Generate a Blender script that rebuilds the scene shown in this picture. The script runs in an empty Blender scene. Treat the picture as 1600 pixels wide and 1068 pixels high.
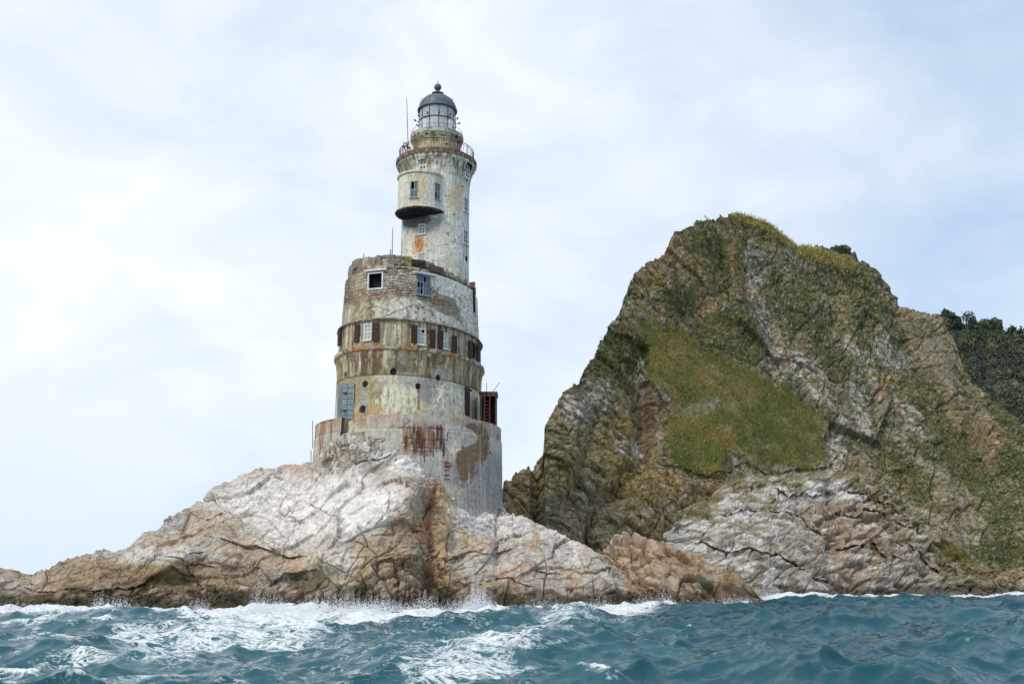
import bpy, math, random
import numpy as np
from mathutils import Matrix, Vector

# ------------------------------------------------------------------ camera, world, sun, exposure
scene = bpy.context.scene
COL = scene.collection
PHI = math.atan(361 / 1600)          # camera pitch
CH = 2.6                             # eye height above the sea
cam = bpy.data.cameras.new("camera")
cam.sensor_width = 36; cam.lens = 36; cam.clip_start = 0.2; cam.clip_end = 20000
cam_o = bpy.data.objects.new("camera", cam); COL.objects.link(cam_o)
cam_o.location = (0, 0, CH); cam_o.rotation_euler = (math.pi / 2 + PHI, 0, 0)
scene.camera = cam_o

SUN_EL, SUN_AZ = math.radians(46), math.radians(-38)     # azimuth measured from -Y (behind the camera) towards -X
world = bpy.data.worlds.new("World"); scene.world = world; world.use_nodes = True
wn, wl = world.node_tree.nodes, world.node_tree.links
wn.clear()
w_out = wn.new("ShaderNodeOutputWorld"); bg = wn.new("ShaderNodeBackground")
sky = wn.new("ShaderNodeTexSky"); sky.sky_type = 'NISHITA'; sky.sun_disc = False
sky.sun_elevation = SUN_EL; sky.sun_rotation = math.pi + SUN_AZ * -1
sky.air_density = 1.0; sky.dust_density = 2.0; sky.ozone_density = 1.2
tc = wn.new("ShaderNodeTexCoord")
def wnoise(scale, detail, rough, dist, sx=1, sy=1, sz=1, loc=(0, 0, 0)):
    mp = wn.new("ShaderNodeMapping"); mp.inputs['Scale'].default_value = (sx, sy, sz); mp.inputs['Location'].default_value = loc
    n = wn.new("ShaderNodeTexNoise"); n.inputs['Scale'].default_value = scale; n.inputs['Detail'].default_value = detail
    n.inputs['Roughness'].default_value = rough; n.inputs['Distortion'].default_value = dist
    wl.new(tc.outputs['Generated'], mp.inputs['Vector']); wl.new(mp.outputs[0], n.inputs['Vector'])
    return n.outputs['Fac']
def wmath(op, a, b=None, c=None, clamp=False):
    m = wn.new("ShaderNodeMath"); m.operation = op; m.use_clamp = clamp
    for i, v in enumerate((a, b, c)):
        if v is None: continue
        if isinstance(v, (int, float)): m.inputs[i].default_value = v
        else: wl.new(v, m.inputs[i])
    return m.outputs[0]
def wmix(f, a, b):
    m = wn.new("ShaderNodeMix"); m.data_type = 'RGBA'
    if isinstance(f, (int, float)): m.inputs[0].default_value = f
    else: wl.new(f, m.inputs[0])
    for i, v in ((6, a), (7, b)):
        if isinstance(v, tuple): m.inputs[i].default_value = (*v, 1)
        else: wl.new(v, m.inputs[i])
    return m.outputs[2]
big = wnoise(1.9, 5, 0.5, 0.35, 1, 1, 2.0, (0.35, 0.1, 0.2))
small = wnoise(5.5, 7, 0.52, 0.5, 1, 1, 1.9, (2.1, 0.7, 0.0))
sep = wn.new("ShaderNodeSeparateXYZ"); wl.new(tc.outputs['Generated'], sep.inputs[0])
SKX, SKZ = sep.outputs['X'], sep.outputs['Z']
cover = wmath('ADD', wmath('MULTIPLY', big, 1.25), wmath('MULTIPLY', small, 0.7))
cover = wmath('SUBTRACT', cover, wmath('MULTIPLY', SKX, 0.42))      # thinner cloud towards the right
cover = wmath('MULTIPLY_ADD', cover, 1.45, -0.70, clamp=True)
veil = wmix(wmath('MULTIPLY_ADD', SKX, 0.9, 0.5, clamp=True), (6.3, 7.3, 8.6), (4.9, 6.3, 8.3))
cloud = wmix(wmath('MULTIPLY_ADD', small, 1.6, -0.35, clamp=True), (6.6, 7.35, 8.2), (8.3, 8.55, 8.8))
blue = wmix(0.72, sky.outputs[0], veil)
low = wmath('MULTIPLY_ADD', SKZ, -5.0, 1.0, clamp=True)                 # pale grey-blue murk above the horizon
wl.new(wmix(wmath('MULTIPLY', low, 0.75), wmix(cover, blue, cloud), (5.7, 6.8, 8.0)), bg.inputs['Color'])
bg.inputs['Strength'].default_value = 0.1
wl.new(bg.outputs[0], w_out.inputs['Surface'])

sun = bpy.data.lights.new("sun", 'SUN'); sun.energy = 1.5; sun.angle = math.radians(14); sun.color = (1.0, 0.95, 0.87)
sun_o = bpy.data.objects.new("sun", sun); COL.objects.link(sun_o)
sd = Vector((math.sin(SUN_AZ) * math.cos(SUN_EL), -math.cos(SUN_AZ) * math.cos(SUN_EL), math.sin(SUN_EL)))
sun_o.rotation_euler = sd.to_track_quat('Z', 'Y').to_euler()
scene.view_settings.view_transform = 'Standard'; scene.view_settings.look = 'None'
scene.view_settings.gamma = 1; scene.view_settings.exposure = 0.32
scene.view_settings.use_curve_mapping = False
scene.cycles.max_bounces = 5; scene.cycles.diffuse_bounces = 3; scene.cycles.glossy_bounces = 2
scene.cycles.transparent_max_bounces = 8; scene.cycles.transmission_bounces = 3
scene.cycles.caustics_reflective = False; scene.cycles.caustics_refractive = False

# ------------------------------------------------------------------ numpy helpers
F32 = np.float32
rng = np.random.default_rng(7)
PERM = np.concatenate([rng.permutation(256)] * 3).astype(np.int32)
GRAD = rng.normal(size=(256, 3)).astype(F32); GRAD /= np.linalg.norm(GRAD, axis=1, keepdims=True)
RND = rng.random((256, 3)).astype(F32)
CP, SP = math.cos(PHI), math.sin(PHI)

def P(px, py, Y):
    """world point seen at photo pixel (px, py) at ground distance Y"""
    dx = (np.asarray(px, float) - 800) / 1600; dy = (534 - np.asarray(py, float)) / 1600
    t = np.asarray(Y, float) / (CP - dy * SP)
    return np.stack(np.broadcast_arrays(dx * t, np.asarray(Y, float), CH + (SP + dy * CP) * t), -1)
def proj(p):
    z = p[..., 1] * CP + (p[..., 2] - CH) * SP
    return 800 + 1600 * p[..., 0] / z, 534 - 1600 * (-p[..., 1] * SP + (p[..., 2] - CH) * CP) / z
def zf(py, Y): return float(P(800, py, Y)[2])

def perlin(p, seed=0):
    p = np.ascontiguousarray(p, F32); i = np.floor(p).astype(np.int32); f = p - i
    i = (i + seed * 17) & 255; u = f * f * f * (f * (f * 6 - 15) + 10)
    out = 0
    for dx in (0, 1):
        wx = u[..., 0] if dx else 1 - u[..., 0]; a = PERM[(i[..., 0] + dx) & 255]
        for dy in (0, 1):
            wy = u[..., 1] if dy else 1 - u[..., 1]; b = PERM[(a + i[..., 1] + dy) & 255]
            for dz in (0, 1):
                wz = u[..., 2] if dz else 1 - u[..., 2]; g = GRAD[PERM[(b + i[..., 2] + dz) & 255]]
                d = g[..., 0] * (f[..., 0] - dx) + g[..., 1] * (f[..., 1] - dy) + g[..., 2] * (f[..., 2] - dz)
                out = out + wx * wy * wz * d
    return out * 1.5
def fbm(p, octs=4, gain=0.5, lac=2.03, seed=0):
    s, a, n = 0, 1.0, 0.0
    for k in range(octs):
        s = s + a * perlin(p * lac ** k, seed + k); n += a; a *= gain
    return s / n * 1.4
def ridged(p, octs=4, gain=0.55, seed=0):
    s, a, n = 0, 1.0, 0.0
    for k in range(octs):
        s = s + a * (1 - np.abs(perlin(p * 2.05 ** k, seed + k)) * 2); n += a; a *= gain
    return s / n
def cells(q, seed=0):
    """nearest-cell search over the 8 closest jittered lattice points: F1, F2, id hash, offset to the cell point"""
    q = np.ascontiguousarray(q, F32); b = np.floor(q - 0.5).astype(np.int32)
    f1 = np.full(q.shape[:-1], 9, F32); f2 = f1.copy(); hid = np.zeros(q.shape[:-1], np.int32); off = np.zeros_like(q)
    for dx in (0, 1):
        for dy in (0, 1):
            for dz in (0, 1):
                c = b + np.array((dx, dy, dz), np.int32)
                h = PERM[(PERM[(PERM[(c[..., 0] + seed * 31) & 255] + c[..., 1]) & 255] + c[..., 2]) & 255]
                v = q - (c + 0.5 + (RND[h] - 0.5) * 0.8)
                d = np.sqrt((v * v).sum(-1)); m = d < f1
                f2 = np.where(m, f1, np.minimum(f2, d)); f1 = np.where(m, d, f1)
                hid = np.where(m, h, hid); off = np.where(m[..., None], v, off)
    return f1, f2, hid, off
def facets(p, M, warp=0.25, seed=0, wscale=0.5):
    """broken-block relief: every cell carries its own tilted plane; returns height, joint distance, cell id"""
    q = p.astype(F32) @ np.asarray(M, F32).T
    if warp: q = q + warp * np.stack([perlin(q * wscale, seed + 50 + k) for k in range(3)], -1)
    f1, f2, h, off = cells(q, seed)
    g = GRAD[(h * 7 + seed) & 255]
    return (off * g).sum(-1) + (RND[h][..., 1] - 0.5) * 0.9, f2 - f1, h
def rotm(ax, ay, az, s):
    m = Matrix.Rotation(math.radians(ax), 3, 'X') @ Matrix.Rotation(math.radians(ay), 3, 'Y') @ Matrix.Rotation(math.radians(az), 3, 'Z')
    return np.array(Matrix.Diagonal((1 / s[0], 1 / s[1], 1 / s[2])) @ m)
def sstep(a, b, x):
    t = np.clip((x - a) / (b - a), 0, 1); return t * t * (3 - 2 * t)
def ell(px, py, cx, cy, rx, ry, ang=0):
    c, s = math.cos(math.radians(ang)), math.sin(math.radians(ang)); x, y = px - cx, py - cy
    return np.sqrt(((x * c + y * s) / rx) ** 2 + ((-x * s + y * c) / ry) ** 2)
def pline(px, py, pts):
    """distance to a polyline, plus signed side (positive = below the line)"""
    d = np.full(px.shape, 1e9, F32); side = np.zeros(px.shape, F32)
    for (x0, y0), (x1, y1) in zip(pts[:-1], pts[1:]):
        vx, vy = x1 - x0, y1 - y0; t = np.clip(((px - x0) * vx + (py - y0) * vy) / (vx * vx + vy * vy), 0, 1)
        ex, ey = px - x0 - t * vx, py - y0 - t * vy; e = np.sqrt(ex * ex + ey * ey); m = e < d
        d = np.where(m, e, d); side = np.where(m, np.sign(vx * (py - y0) - vy * (px - x0)), side)
    return d, side
def poly(px, py, pts, soft=6):
    """soft polygon mask, 1 inside"""
    ins = np.zeros(px.shape, bool); n = len(pts)
    for k in range(n):
        (x0, y0), (x1, y1) = pts[k], pts[(k + 1) % n]
        if y0 != y1:
            c = ((y0 > py) != (y1 > py)) & (px < (x1 - x0) * (py - y0) / (y1 - y0) + x0); ins ^= c
    d, _ = pline(px, py, list(pts) + [pts[0]])
    return sstep(-soft, soft, np.where(ins, d, -d))
def mixc(a, b, f): return a + (np.asarray(b, F32) - a) * np.clip(f, 0, 1)[..., None]
def C(h):                                               # albedo from an sRGB triple
    h = np.asarray(h, float) / 255
    return np.where(h <= 0.04045, h / 12.92, ((h + 0.055) / 1.055) ** 2.4).astype(F32)

# ------------------------------------------------------------------ object helpers
def props(o, label=None, category=None, group=None, kind=None):
    for k, v in (('label', label), ('category', category), ('group', group), ('kind', kind)):
        if v: o[k] = v
    return o
def raw_mesh(name, verts, faces, smooth=False, col=None, attrs=None):
    """faces: int array (n,3) or (n,4)"""
    me = bpy.data.meshes.new(name); verts = np.ascontiguousarray(verts, F32).reshape(-1, 3); faces = np.ascontiguousarray(faces, np.int32)
    n, k = faces.shape
    me.vertices.add(len(verts)); me.vertices.foreach_set('co', verts.ravel())
    me.loops.add(n * k); me.loops.foreach_set('vertex_index', faces.ravel())
    me.polygons.add(n); me.polygons.foreach_set('loop_start', np.arange(0, n * k, k, dtype=np.int32))
    me.polygons.foreach_set('loop_total', np.full(n, k, np.int32))
    me.polygons.foreach_set('use_smooth', np.full(n, smooth, bool))
    me.update(calc_edges=True)
    if col is not None:
        a = me.attributes.new('Col', 'FLOAT_COLOR', 'POINT'); c = np.ones((len(verts), 4), F32); c[:, :3] = np.clip(col.reshape(-1, 3), 0.003, 0.95)
        a.data.foreach_set('color', c.ravel())
    for kx, v in (attrs or {}).items():
        a = me.attributes.new(kx, 'FLOAT', 'POINT'); a.data.foreach_set('value', np.ascontiguousarray(v, F32).ravel())
    return me
def grid_faces(r, c, wrap=False, keep=None, flip=False):
    i = np.arange(r * c).reshape(r, c)
    if wrap: i = np.concatenate([i, i[:, :1]], 1)
    f = np.stack([i[:-1, :-1], i[:-1, 1:], i[1:, 1:], i[1:, :-1]], -1)
    if flip: f = f[..., ::-1]
    f = f.reshape(-1, 4)
    return f if keep is None else f[keep.ravel()]
def link(name, me, mat=None, parent=None, ploc=None):
    o = bpy.data.objects.new(name, me); COL.objects.link(o)
    if mat and me and not me.materials: me.materials.append(mat)
    if parent:
        o.parent = parent
        if ploc is not None: o.matrix_parent_inverse = Matrix.Translation(ploc).inverted()
    return o

class MB:
    """collects boxes and tubes for one mesh"""
    def __init__(s): s.v = []; s.f = []
    def quadbox(s, c, u, v, n, su, sv, sn):
        c, u, v, n = (np.asarray(x, float) for x in (c, u, v, n)); b = len(s.v)
        for k in range(8):
            s.v.append(c + u * su / 2 * (1 if k & 1 else -1) + v * sv / 2 * (1 if k & 2 else -1) + n * sn / 2 * (1 if k & 4 else -1))
        s.f += [tuple(b + q for q in f) for f in ((0, 2, 3, 1), (4, 5, 7, 6), (0, 1, 5, 4), (2, 6, 7, 3), (0, 4, 6, 2), (1, 3, 7, 5))]
        return s
    def tube(s, pts, r, n=6, r1=None, cap=True):
        pts = [np.asarray(p, float) for p in pts]; b = len(s.v); m = len(pts)
        for i, p in enumerate(pts):
            d = pts[min(i + 1, m - 1)] - pts[max(i - 1, 0)]; d /= np.linalg.norm(d) + 1e-9
            a = np.cross(d, (0, 0, 1) if abs(d[2]) < 0.9 else (1, 0, 0)); a /= np.linalg.norm(a); e = np.cross(d, a)
            rr = r if r1 is None else r + (r1 - r) * i / (m - 1)
            for k in range(n):
                t = 2 * math.pi * k / n; s.v.append(p + rr * (math.cos(t) * a + math.sin(t) * e))
        for i in range(m - 1):
            for k in range(n):
                s.f.append((b + i * n + k, b + i * n + (k + 1) % n, b + (i + 1) * n + (k + 1) % n, b + (i + 1) * n + k))
        if cap and n == 4: s.f += [(b + 3, b + 2, b + 1, b), tuple(b + (m - 1) * n + k for k in range(4))]
        elif cap: s.f += [tuple(b + k for k in range(n))[::-1], tuple(b + (m - 1) * n + k for k in range(n))]
        return s
    def mesh(s, name, smooth=False):
        me = bpy.data.meshes.new(name); me.from_pydata([tuple(x) for x in s.v], [], s.f)
        if smooth: me.polygons.foreach_set('use_smooth', [True] * len(me.polygons))
        me.update(); return me
    def build(s, name, mat, parent=None, ploc=None, smooth=False): return link(name, s.mesh(name, smooth), mat, parent, ploc)

# ------------------------------------------------------------------ materials
def mat_new(name):
    m = bpy.data.materials.new(name); m.use_nodes = True; nt = m.node_tree
    return m, nt.nodes, nt.links, nt.nodes['Principled BSDF']
def attr_material(name, scale=3.0, amp=0.35, bump=0.25, bscale=6.0, rough=0.9, bdist=0.1, spec=0.25, stretch=(1, 1, 1), crack=None, cdark=0.3, ch=0.6):
    m, n, l, b = mat_new(name)
    a = n.new('ShaderNodeAttribute'); a.attribute_name = 'Col'
    t = n.new('ShaderNodeTexCoord'); mp = n.new('ShaderNodeMapping'); mp.inputs['Scale'].default_value = stretch
    l.new(t.outputs['Object'], mp.inputs[0])
    def noise(s, d=6, r=0.6):
        x = n.new('ShaderNodeTexNoise'); x.inputs['Scale'].default_value = s; x.inputs['Detail'].default_value = d; x.inputs['Roughness'].default_value = r
        l.new(mp.outputs[0], x.inputs['Vector']); return x.outputs['Fac']
    n1 = noise(scale); mr = n.new('ShaderNodeMapRange'); mr.inputs[1].default_value = 0.25; mr.inputs[2].default_value = 0.75
    mr.inputs[3].default_value = 1 - amp; mr.inputs[4].default_value = 1 + amp; l.new(n1, mr.inputs[0])
    mx = n.new('ShaderNodeVectorMath'); mx.operation = 'SCALE'; l.new(a.outputs['Color'], mx.inputs[0]); l.new(mr.outputs[0], mx.inputs['Scale'])
    l.new(mx.outputs[0], b.inputs['Base Color'])
    bp = n.new('ShaderNodeBump'); bp.inputs['Strength'].default_value = bump; bp.inputs['Distance'].default_value = bdist
    hgt = noise(bscale, 8, 0.7)
    if crack:                                              # fine joints: recessed and darker in colour
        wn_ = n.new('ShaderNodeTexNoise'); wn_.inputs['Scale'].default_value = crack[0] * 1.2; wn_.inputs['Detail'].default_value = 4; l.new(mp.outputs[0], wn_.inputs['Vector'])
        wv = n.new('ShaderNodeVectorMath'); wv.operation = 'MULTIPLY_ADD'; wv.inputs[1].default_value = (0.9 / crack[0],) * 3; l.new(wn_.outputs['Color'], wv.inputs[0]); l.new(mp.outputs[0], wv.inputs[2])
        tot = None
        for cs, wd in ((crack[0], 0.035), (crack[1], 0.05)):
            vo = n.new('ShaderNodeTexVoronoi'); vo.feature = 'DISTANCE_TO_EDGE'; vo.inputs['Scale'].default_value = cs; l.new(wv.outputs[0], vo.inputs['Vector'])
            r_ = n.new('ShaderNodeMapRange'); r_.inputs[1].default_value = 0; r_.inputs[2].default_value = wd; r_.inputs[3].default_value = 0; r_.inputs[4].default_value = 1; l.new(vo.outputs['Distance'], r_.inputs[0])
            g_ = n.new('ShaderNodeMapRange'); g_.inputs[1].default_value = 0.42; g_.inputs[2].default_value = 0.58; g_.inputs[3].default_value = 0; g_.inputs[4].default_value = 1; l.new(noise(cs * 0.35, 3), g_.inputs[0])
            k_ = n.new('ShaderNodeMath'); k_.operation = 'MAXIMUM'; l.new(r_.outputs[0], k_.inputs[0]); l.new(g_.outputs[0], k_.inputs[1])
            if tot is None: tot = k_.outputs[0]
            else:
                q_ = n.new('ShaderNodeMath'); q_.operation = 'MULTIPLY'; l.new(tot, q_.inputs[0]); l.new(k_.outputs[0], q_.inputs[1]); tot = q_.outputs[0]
        for cs, am in ((crack[0] * 1.5, 0.9), (crack[1] * 1.7, 0.45), (crack[1] * 5, 0.22)):       # chipped facets
            vo = n.new('ShaderNodeTexVoronoi'); vo.feature = 'F1'; vo.inputs['Scale'].default_value = cs; l.new(wv.outputs[0], vo.inputs['Vector'])
            s1_ = n.new('ShaderNodeVectorMath'); s1_.operation = 'SUBTRACT'; l.new(wv.outputs[0], s1_.inputs[0]); l.new(vo.outputs['Position'], s1_.inputs[1])
            s2_ = n.new('ShaderNodeVectorMath'); s2_.operation = 'SUBTRACT'; s2_.inputs[1].default_value = (0.5, 0.5, 0.5); l.new(vo.outputs['Color'], s2_.inputs[0])
            dt_ = n.new('ShaderNodeVectorMath'); dt_.operation = 'DOT_PRODUCT'; l.new(s1_.outputs[0], dt_.inputs[0]); l.new(s2_.outputs[0], dt_.inputs[1])
            a_ = n.new('ShaderNodeMath'); a_.operation = 'MULTIPLY_ADD'; a_.inputs[1].default_value = am * cs * 2.2; l.new(dt_.outputs['Value'], a_.inputs[0]); l.new(hgt, a_.inputs[2]); hgt = a_.outputs[0]
        h_ = n.new('ShaderNodeMath'); h_.operation = 'MULTIPLY_ADD'; h_.inputs[1].default_value = ch; l.new(tot, h_.inputs[0]); l.new(hgt, h_.inputs[2]); hgt = h_.outputs[0]
        d_ = n.new('ShaderNodeMapRange'); d_.inputs[3].default_value = 1 - cdark; d_.inputs[4].default_value = 1; l.new(tot, d_.inputs[0])
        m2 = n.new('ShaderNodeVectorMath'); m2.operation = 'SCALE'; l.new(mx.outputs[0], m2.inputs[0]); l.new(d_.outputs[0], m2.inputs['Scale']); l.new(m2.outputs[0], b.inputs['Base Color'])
    l.new(hgt, bp.inputs['Height']); l.new(bp.outputs[0], b.inputs['Normal'])
    b.inputs['Roughness'].default_value = rough; b.inputs['Specular IOR Level'].default_value = spec
    return m
def flat_material(name, rgb, rough=0.7, amp=0.25, scale=6, rgb2=None, metal=0, stretch=(1, 1, 1), thr=(0.45, 0.65)):
    m, n, l, b = mat_new(name)
    t = n.new('ShaderNodeTexCoord'); mp = n.new('ShaderNodeMapping'); mp.inputs['Scale'].default_value = stretch; l.new(t.outputs['Object'], mp.inputs[0])
    x = n.new('ShaderNodeTexNoise'); x.inputs['Scale'].default_value = scale; x.inputs['Detail'].default_value = 6; x.inputs['Roughness'].default_value = 0.65
    l.new(mp.outputs[0], x.inputs['Vector'])
    r = n.new('ShaderNodeMapRange'); r.inputs[1].default_value, r.inputs[2].default_value = thr; l.new(x.outputs['Fac'], r.inputs[0])
    mx = n.new('ShaderNodeMix'); mx.data_type = 'RGBA'; l.new(r.outputs[0], mx.inputs[0])
    c1 = C(rgb); c2 = C(rgb2) if rgb2 else c1 * (1 - amp)
    mx.inputs[6].default_value = (*c1, 1); mx.inputs[7].default_value = (*c2, 1)
    l.new(mx.outputs[2], b.inputs['Base Color'])
    b.inputs['Roughness'].default_value = rough; b.inputs['Metallic'].default_value = metal
    return m
M_ROCK = attr_material('islet_rock', 2.6, 0.24, 0.6, 3.5, 0.88, 0.15, crack=(0.55, 1.7), cdark=0.4, ch=0.6)
M_CLIFF = attr_material('cliff_rock', 1.6, 0.40, 0.85, 2.2, 0.95, 0.28, crack=(0.5, 1.3), cdark=0.3, ch=0.5)

# ------------------------------------------------------------------ terrain: rock faces built at their real distance
def relief(name, mat, sil, ybot, ytop, nu, nv, shape=0.9, px0=None, px1=None, back=(0.6, 2.0, 6.0, 14.0), zbot=-2.5, shape_fn=None,
           depth_fn=None, disp_fn=None, colour_fn=None, smooth=False, keep_fn=None, backdrop=0.6, uni=0.35):
    """rows run from under the water up to the crest and then down the far side; columns follow the shore"""
    px0 = sil[0][0] if px0 is None else px0; px1 = sil[-1][0] if px1 is None else px1
    u = np.linspace(px0, px1, nu); S = np.interp(u, *zip(*sil)); YB = np.interp(u, *zip(*ybot)); YT = np.interp(u, *zip(*ytop))
    py_b = proj(np.stack([np.zeros(nu), YB, np.full(nu, zbot)], -1))[1]
    v = np.linspace(0, 1, nv)[:, None]
    py = py_b + (S - py_b) * v; px = np.broadcast_to(u, py.shape)
    g = v ** shape if shape_fn is None else shape_fn(v, px)
    Y = YB + (YT - YB) * g
    if depth_fn is not None: Y = Y + depth_fn(px, py, v + 0 * px)
    p = P(px, py, Y)
    rows = [p]                                             # far side
    top = p[-1]
    for k, b in enumerate(back):
        q = top.copy(); q[:, 1] += b; q[:, 2] -= b * backdrop * (0.35 if k == 0 else 1); rows.append(q[None])
    p = np.concatenate(rows, 0); R = p.shape[0]
    pxx = np.concatenate([px, np.repeat(px[-1:], len(back), 0)], 0); pyy = np.concatenate([py, np.repeat(py[-1:], len(back), 0)], 0)
    du = np.gradient(p, axis=1); dv = np.gradient(p, axis=0); nrm = np.cross(du, dv); nrm /= np.linalg.norm(nrm, axis=-1, keepdims=True) + 1e-9
    for s_ in (2, 4, 8, 12, 12, 8, 4):                      # soften the base normals so displacement does not fold
        k = np.pad(nrm, ((s_, s_), (s_, s_), (0, 0)), 'edge'); nrm = (k[:-2 * s_, s_:-s_] + k[2 * s_:, s_:-s_] + k[s_:-s_, :-2 * s_] + k[s_:-s_, 2 * s_:] + nrm) / 5
    nrm = nrm / (np.linalg.norm(nrm, axis=-1, keepdims=True) + 1e-9) * (1 - uni) + uni * np.array([-0.12, -0.86, 0.5])
    nrm /= np.linalg.norm(nrm, axis=-1, keepdims=True)
    p = p.astype(F32)
    d, info = disp_fn(p, pxx, pyy)
    fade = np.ones(R); fade[-len(back):] = 0.5
    q = p + nrm * (d * fade[:, None])[..., None]
    colr = colour_fn(q, p, pxx, pyy, d, info)
    me = raw_mesh(name, q, grid_faces(R, nu), smooth, colr)
    o = link(name, me, mat); props(o, kind='structure')
    return o, q, pxx, pyy

OCH, TAN, GREYR, WHITE = C((172, 150, 118)), C((190, 178, 162)), C((184, 179, 171)), C((240, 236, 231))
RUST, DARKG, PINK, BROWN = C((164, 112, 74)), C((74, 72, 46)), C((200, 172, 148)), C((118, 92, 62))

# ---- the islet the lighthouse stands on: white left mass, cleft, round right dome
DX, DY, DR, DB = -9.05, 89.5, 8.1, 9.0                     # foundation drum: centre, half width, half depth
def drum_front(px):
    X = (np.asarray(px, float) - 800) / 1600 * 84
    return DY - DB / DR * np.sqrt(np.maximum(DR ** 2 - (X - DX) ** 2, 0.2))
isl_sil = [(-40, 894), (0, 893), (28, 893), (50, 898), (80, 892), (100, 880), (120, 870), (143, 862), (150, 857), (180, 866), (205, 858), (230, 836), (240, 822), (255, 806), (290, 796), (318, 786), (340, 762), (372, 745),
           (400, 736), (440, 730), (470, 724), (498, 716), (515, 697), (535, 682), (560, 676), (590, 677), (618, 684), (640, 700), (662, 724), (684, 742), (698, 762), (712, 786), (730, 792), (760, 788), (785, 793), (805, 806),
           (850, 818), (880, 832), (915, 844), (940, 860), (960, 880), (978, 905), (1000, 922), (1030, 938), (1060, 952), (1090, 966)]
isl_bot = [(-40, 73), (100, 71), (300, 70.5), (500, 69.5), (690, 70), (900, 71.5), (1000, 73), (1090, 78)]
t_u = np.array([-40, 100, 240, 350, 440, 480]); t_y = [78, 80, 83, 86, 88, 87]
d_u = np.arange(500, 786, 12)
isl_top = list(zip(t_u, t_y)) + [(u, float(drum_front(u)) + 0.6) for u in d_u] + [(800, 86), (860, 85), (930, 82), (1000, 79), (1090, 79)]
CLEFT = [(686, 745), (676, 775), (668, 820), (674, 860), (668, 900), (672, 960)]
EDGE2 = [(712, 788), (702, 820), (706, 860), (712, 900), (704, 960)]
LEDGES = [([(172, 922), (214, 909), (244, 895), (268, 882), (292, 893), (322, 926)], 1.5, 34), ([(40, 915), (90, 920), (140, 922), (172, 922)], 0.7, 14),
          ([(355, 845), (380, 852), (404, 858), (440, 862), (472, 868)], 1.0, 18), ([(428, 912), (446, 896), (470, 890), (496, 893), (512, 905)], 1.6, 36),
          ([(262, 872), (282, 876), (300, 884), (330, 890)], 0.6, 12), ([(560, 822), (592, 806), (626, 779), (647, 768)], -0.5, 30),
          ([(590, 882), (612, 874), (640, 878)], 0.6, 16), ([(640, 884), (662, 872), (680, 874)], 0.6, 18), ([(712, 868), (740, 862), (775, 870), (800, 866)], 0.7, 12),
          ([(715, 905), (750, 912), (790, 905), (830, 915)], 0.6, 12), ([(300, 800), (330, 812), (350, 800)], 0.5, 12), ([(560, 724), (590, 718), (612, 712)], 0.8, 8)]
CRACKS = [[(608, 770), (604, 790), (598, 812), (585, 822)], [(500, 872), (525, 890), (560, 905)], [(505, 935), (535, 915), (568, 893), (600, 862), (618, 850)],
          [(518, 842), (490, 862), (470, 900)], [(208, 862), (207, 878), (200, 890)], [(232, 870), (220, 885), (195, 905)], [(60, 880), (72, 900), (66, 918)], [(560, 820), (575, 850), (558, 880), (540, 905)],
          [(640, 790), (652, 830), (658, 872)], [(450, 770), (436, 800), (470, 820)], [(330, 770), (346, 792), (372, 806), (404, 800)], [(840, 850), (856, 890), (850, 930)], [(770, 800), (776, 830), (800, 850)],
          [(380, 800), (420, 812), (448, 842)], [(475, 780), (500, 800), (540, 812)], [(610, 852), (626, 880), (640, 930)], [(905, 870), (925, 900), (930, 935)], [(590, 880), (592, 915), (594, 940)], [(630, 880), (632, 940)]]
def isl_depth(px, py, v):
    w = np.stack([px / 40, py / 40, 0 * px], -1); wx, wy = perlin(w, 3) * 8, perlin(w, 4) * 8
    px, py = px + wx, py + wy
    Y = 0 * px
    d, s = pline(px, py, CLEFT); Y += 0.5 * np.exp(-(d / 5) ** 2) + 0.9 * np.exp(-(d / 24) ** 2)
    d, s = pline(px, py, EDGE2); Y += 0.3 * np.exp(-(d / 8) ** 2)
    Y -= 2.4 * np.exp(-ell(px, py, 830, 880, 105, 62, 20) ** 2)
    
    Y -= 1.5 * np.exp(-ell(px, py, 260, 872, 90, 22, 0) ** 2)
    Y -= 1.3 * np.exp(-ell(px, py, 120, 930, 150, 16, 0) ** 2)
    Y += 1.8 * np.exp(-ell(px, py, 380, 905, 70, 20, 25) ** 2)
    Y -= 1.3 * np.exp(-ell(px, py, 640, 925, 45, 40, 0) ** 2)
    Y -= 1.0 * np.exp(-ell(px, py, 555, 700, 40, 16, 0) ** 2)
    for pts, amp, h in LEDGES:
        amp = amp * 0.42; d, s = pline(px, py, pts); Y += np.where(s > 0, amp * np.clip(1 - d / h, 0, 1) ** 1.3, -0.25 * amp * np.clip(1 - d / (h * 0.5), 0, 1))
    for pts, amp, ha, hb in (([(545, 832), (560, 822), (592, 806), (626, 779), (658, 766)], 2.6, 60, 100), ([(178, 916), (214, 905), (250, 888), (282, 876)], 1.3, 45, 30), ([(425, 893), (465, 886), (512, 884)], 1.1, 26, 22),
                             ([(345, 842), (400, 856), (440, 862)], 1.0, 40, 26), ([(730, 868), (790, 862), (830, 880)], 0.9, 50, 16), ([(240, 838), (300, 826), (345, 815)], 0.7, 30, 30)):
        d, s = pline(px, py, pts); Y -= amp * np.where(s > 0, np.clip(1 - d / hb, 0, 1), np.clip(1 - d / ha, 0, 1))
    top = sstep(0.90, 0.99, v)
    return Y * (1 - 0.8 * top * ((px > 480) & (px < 800)))
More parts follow.
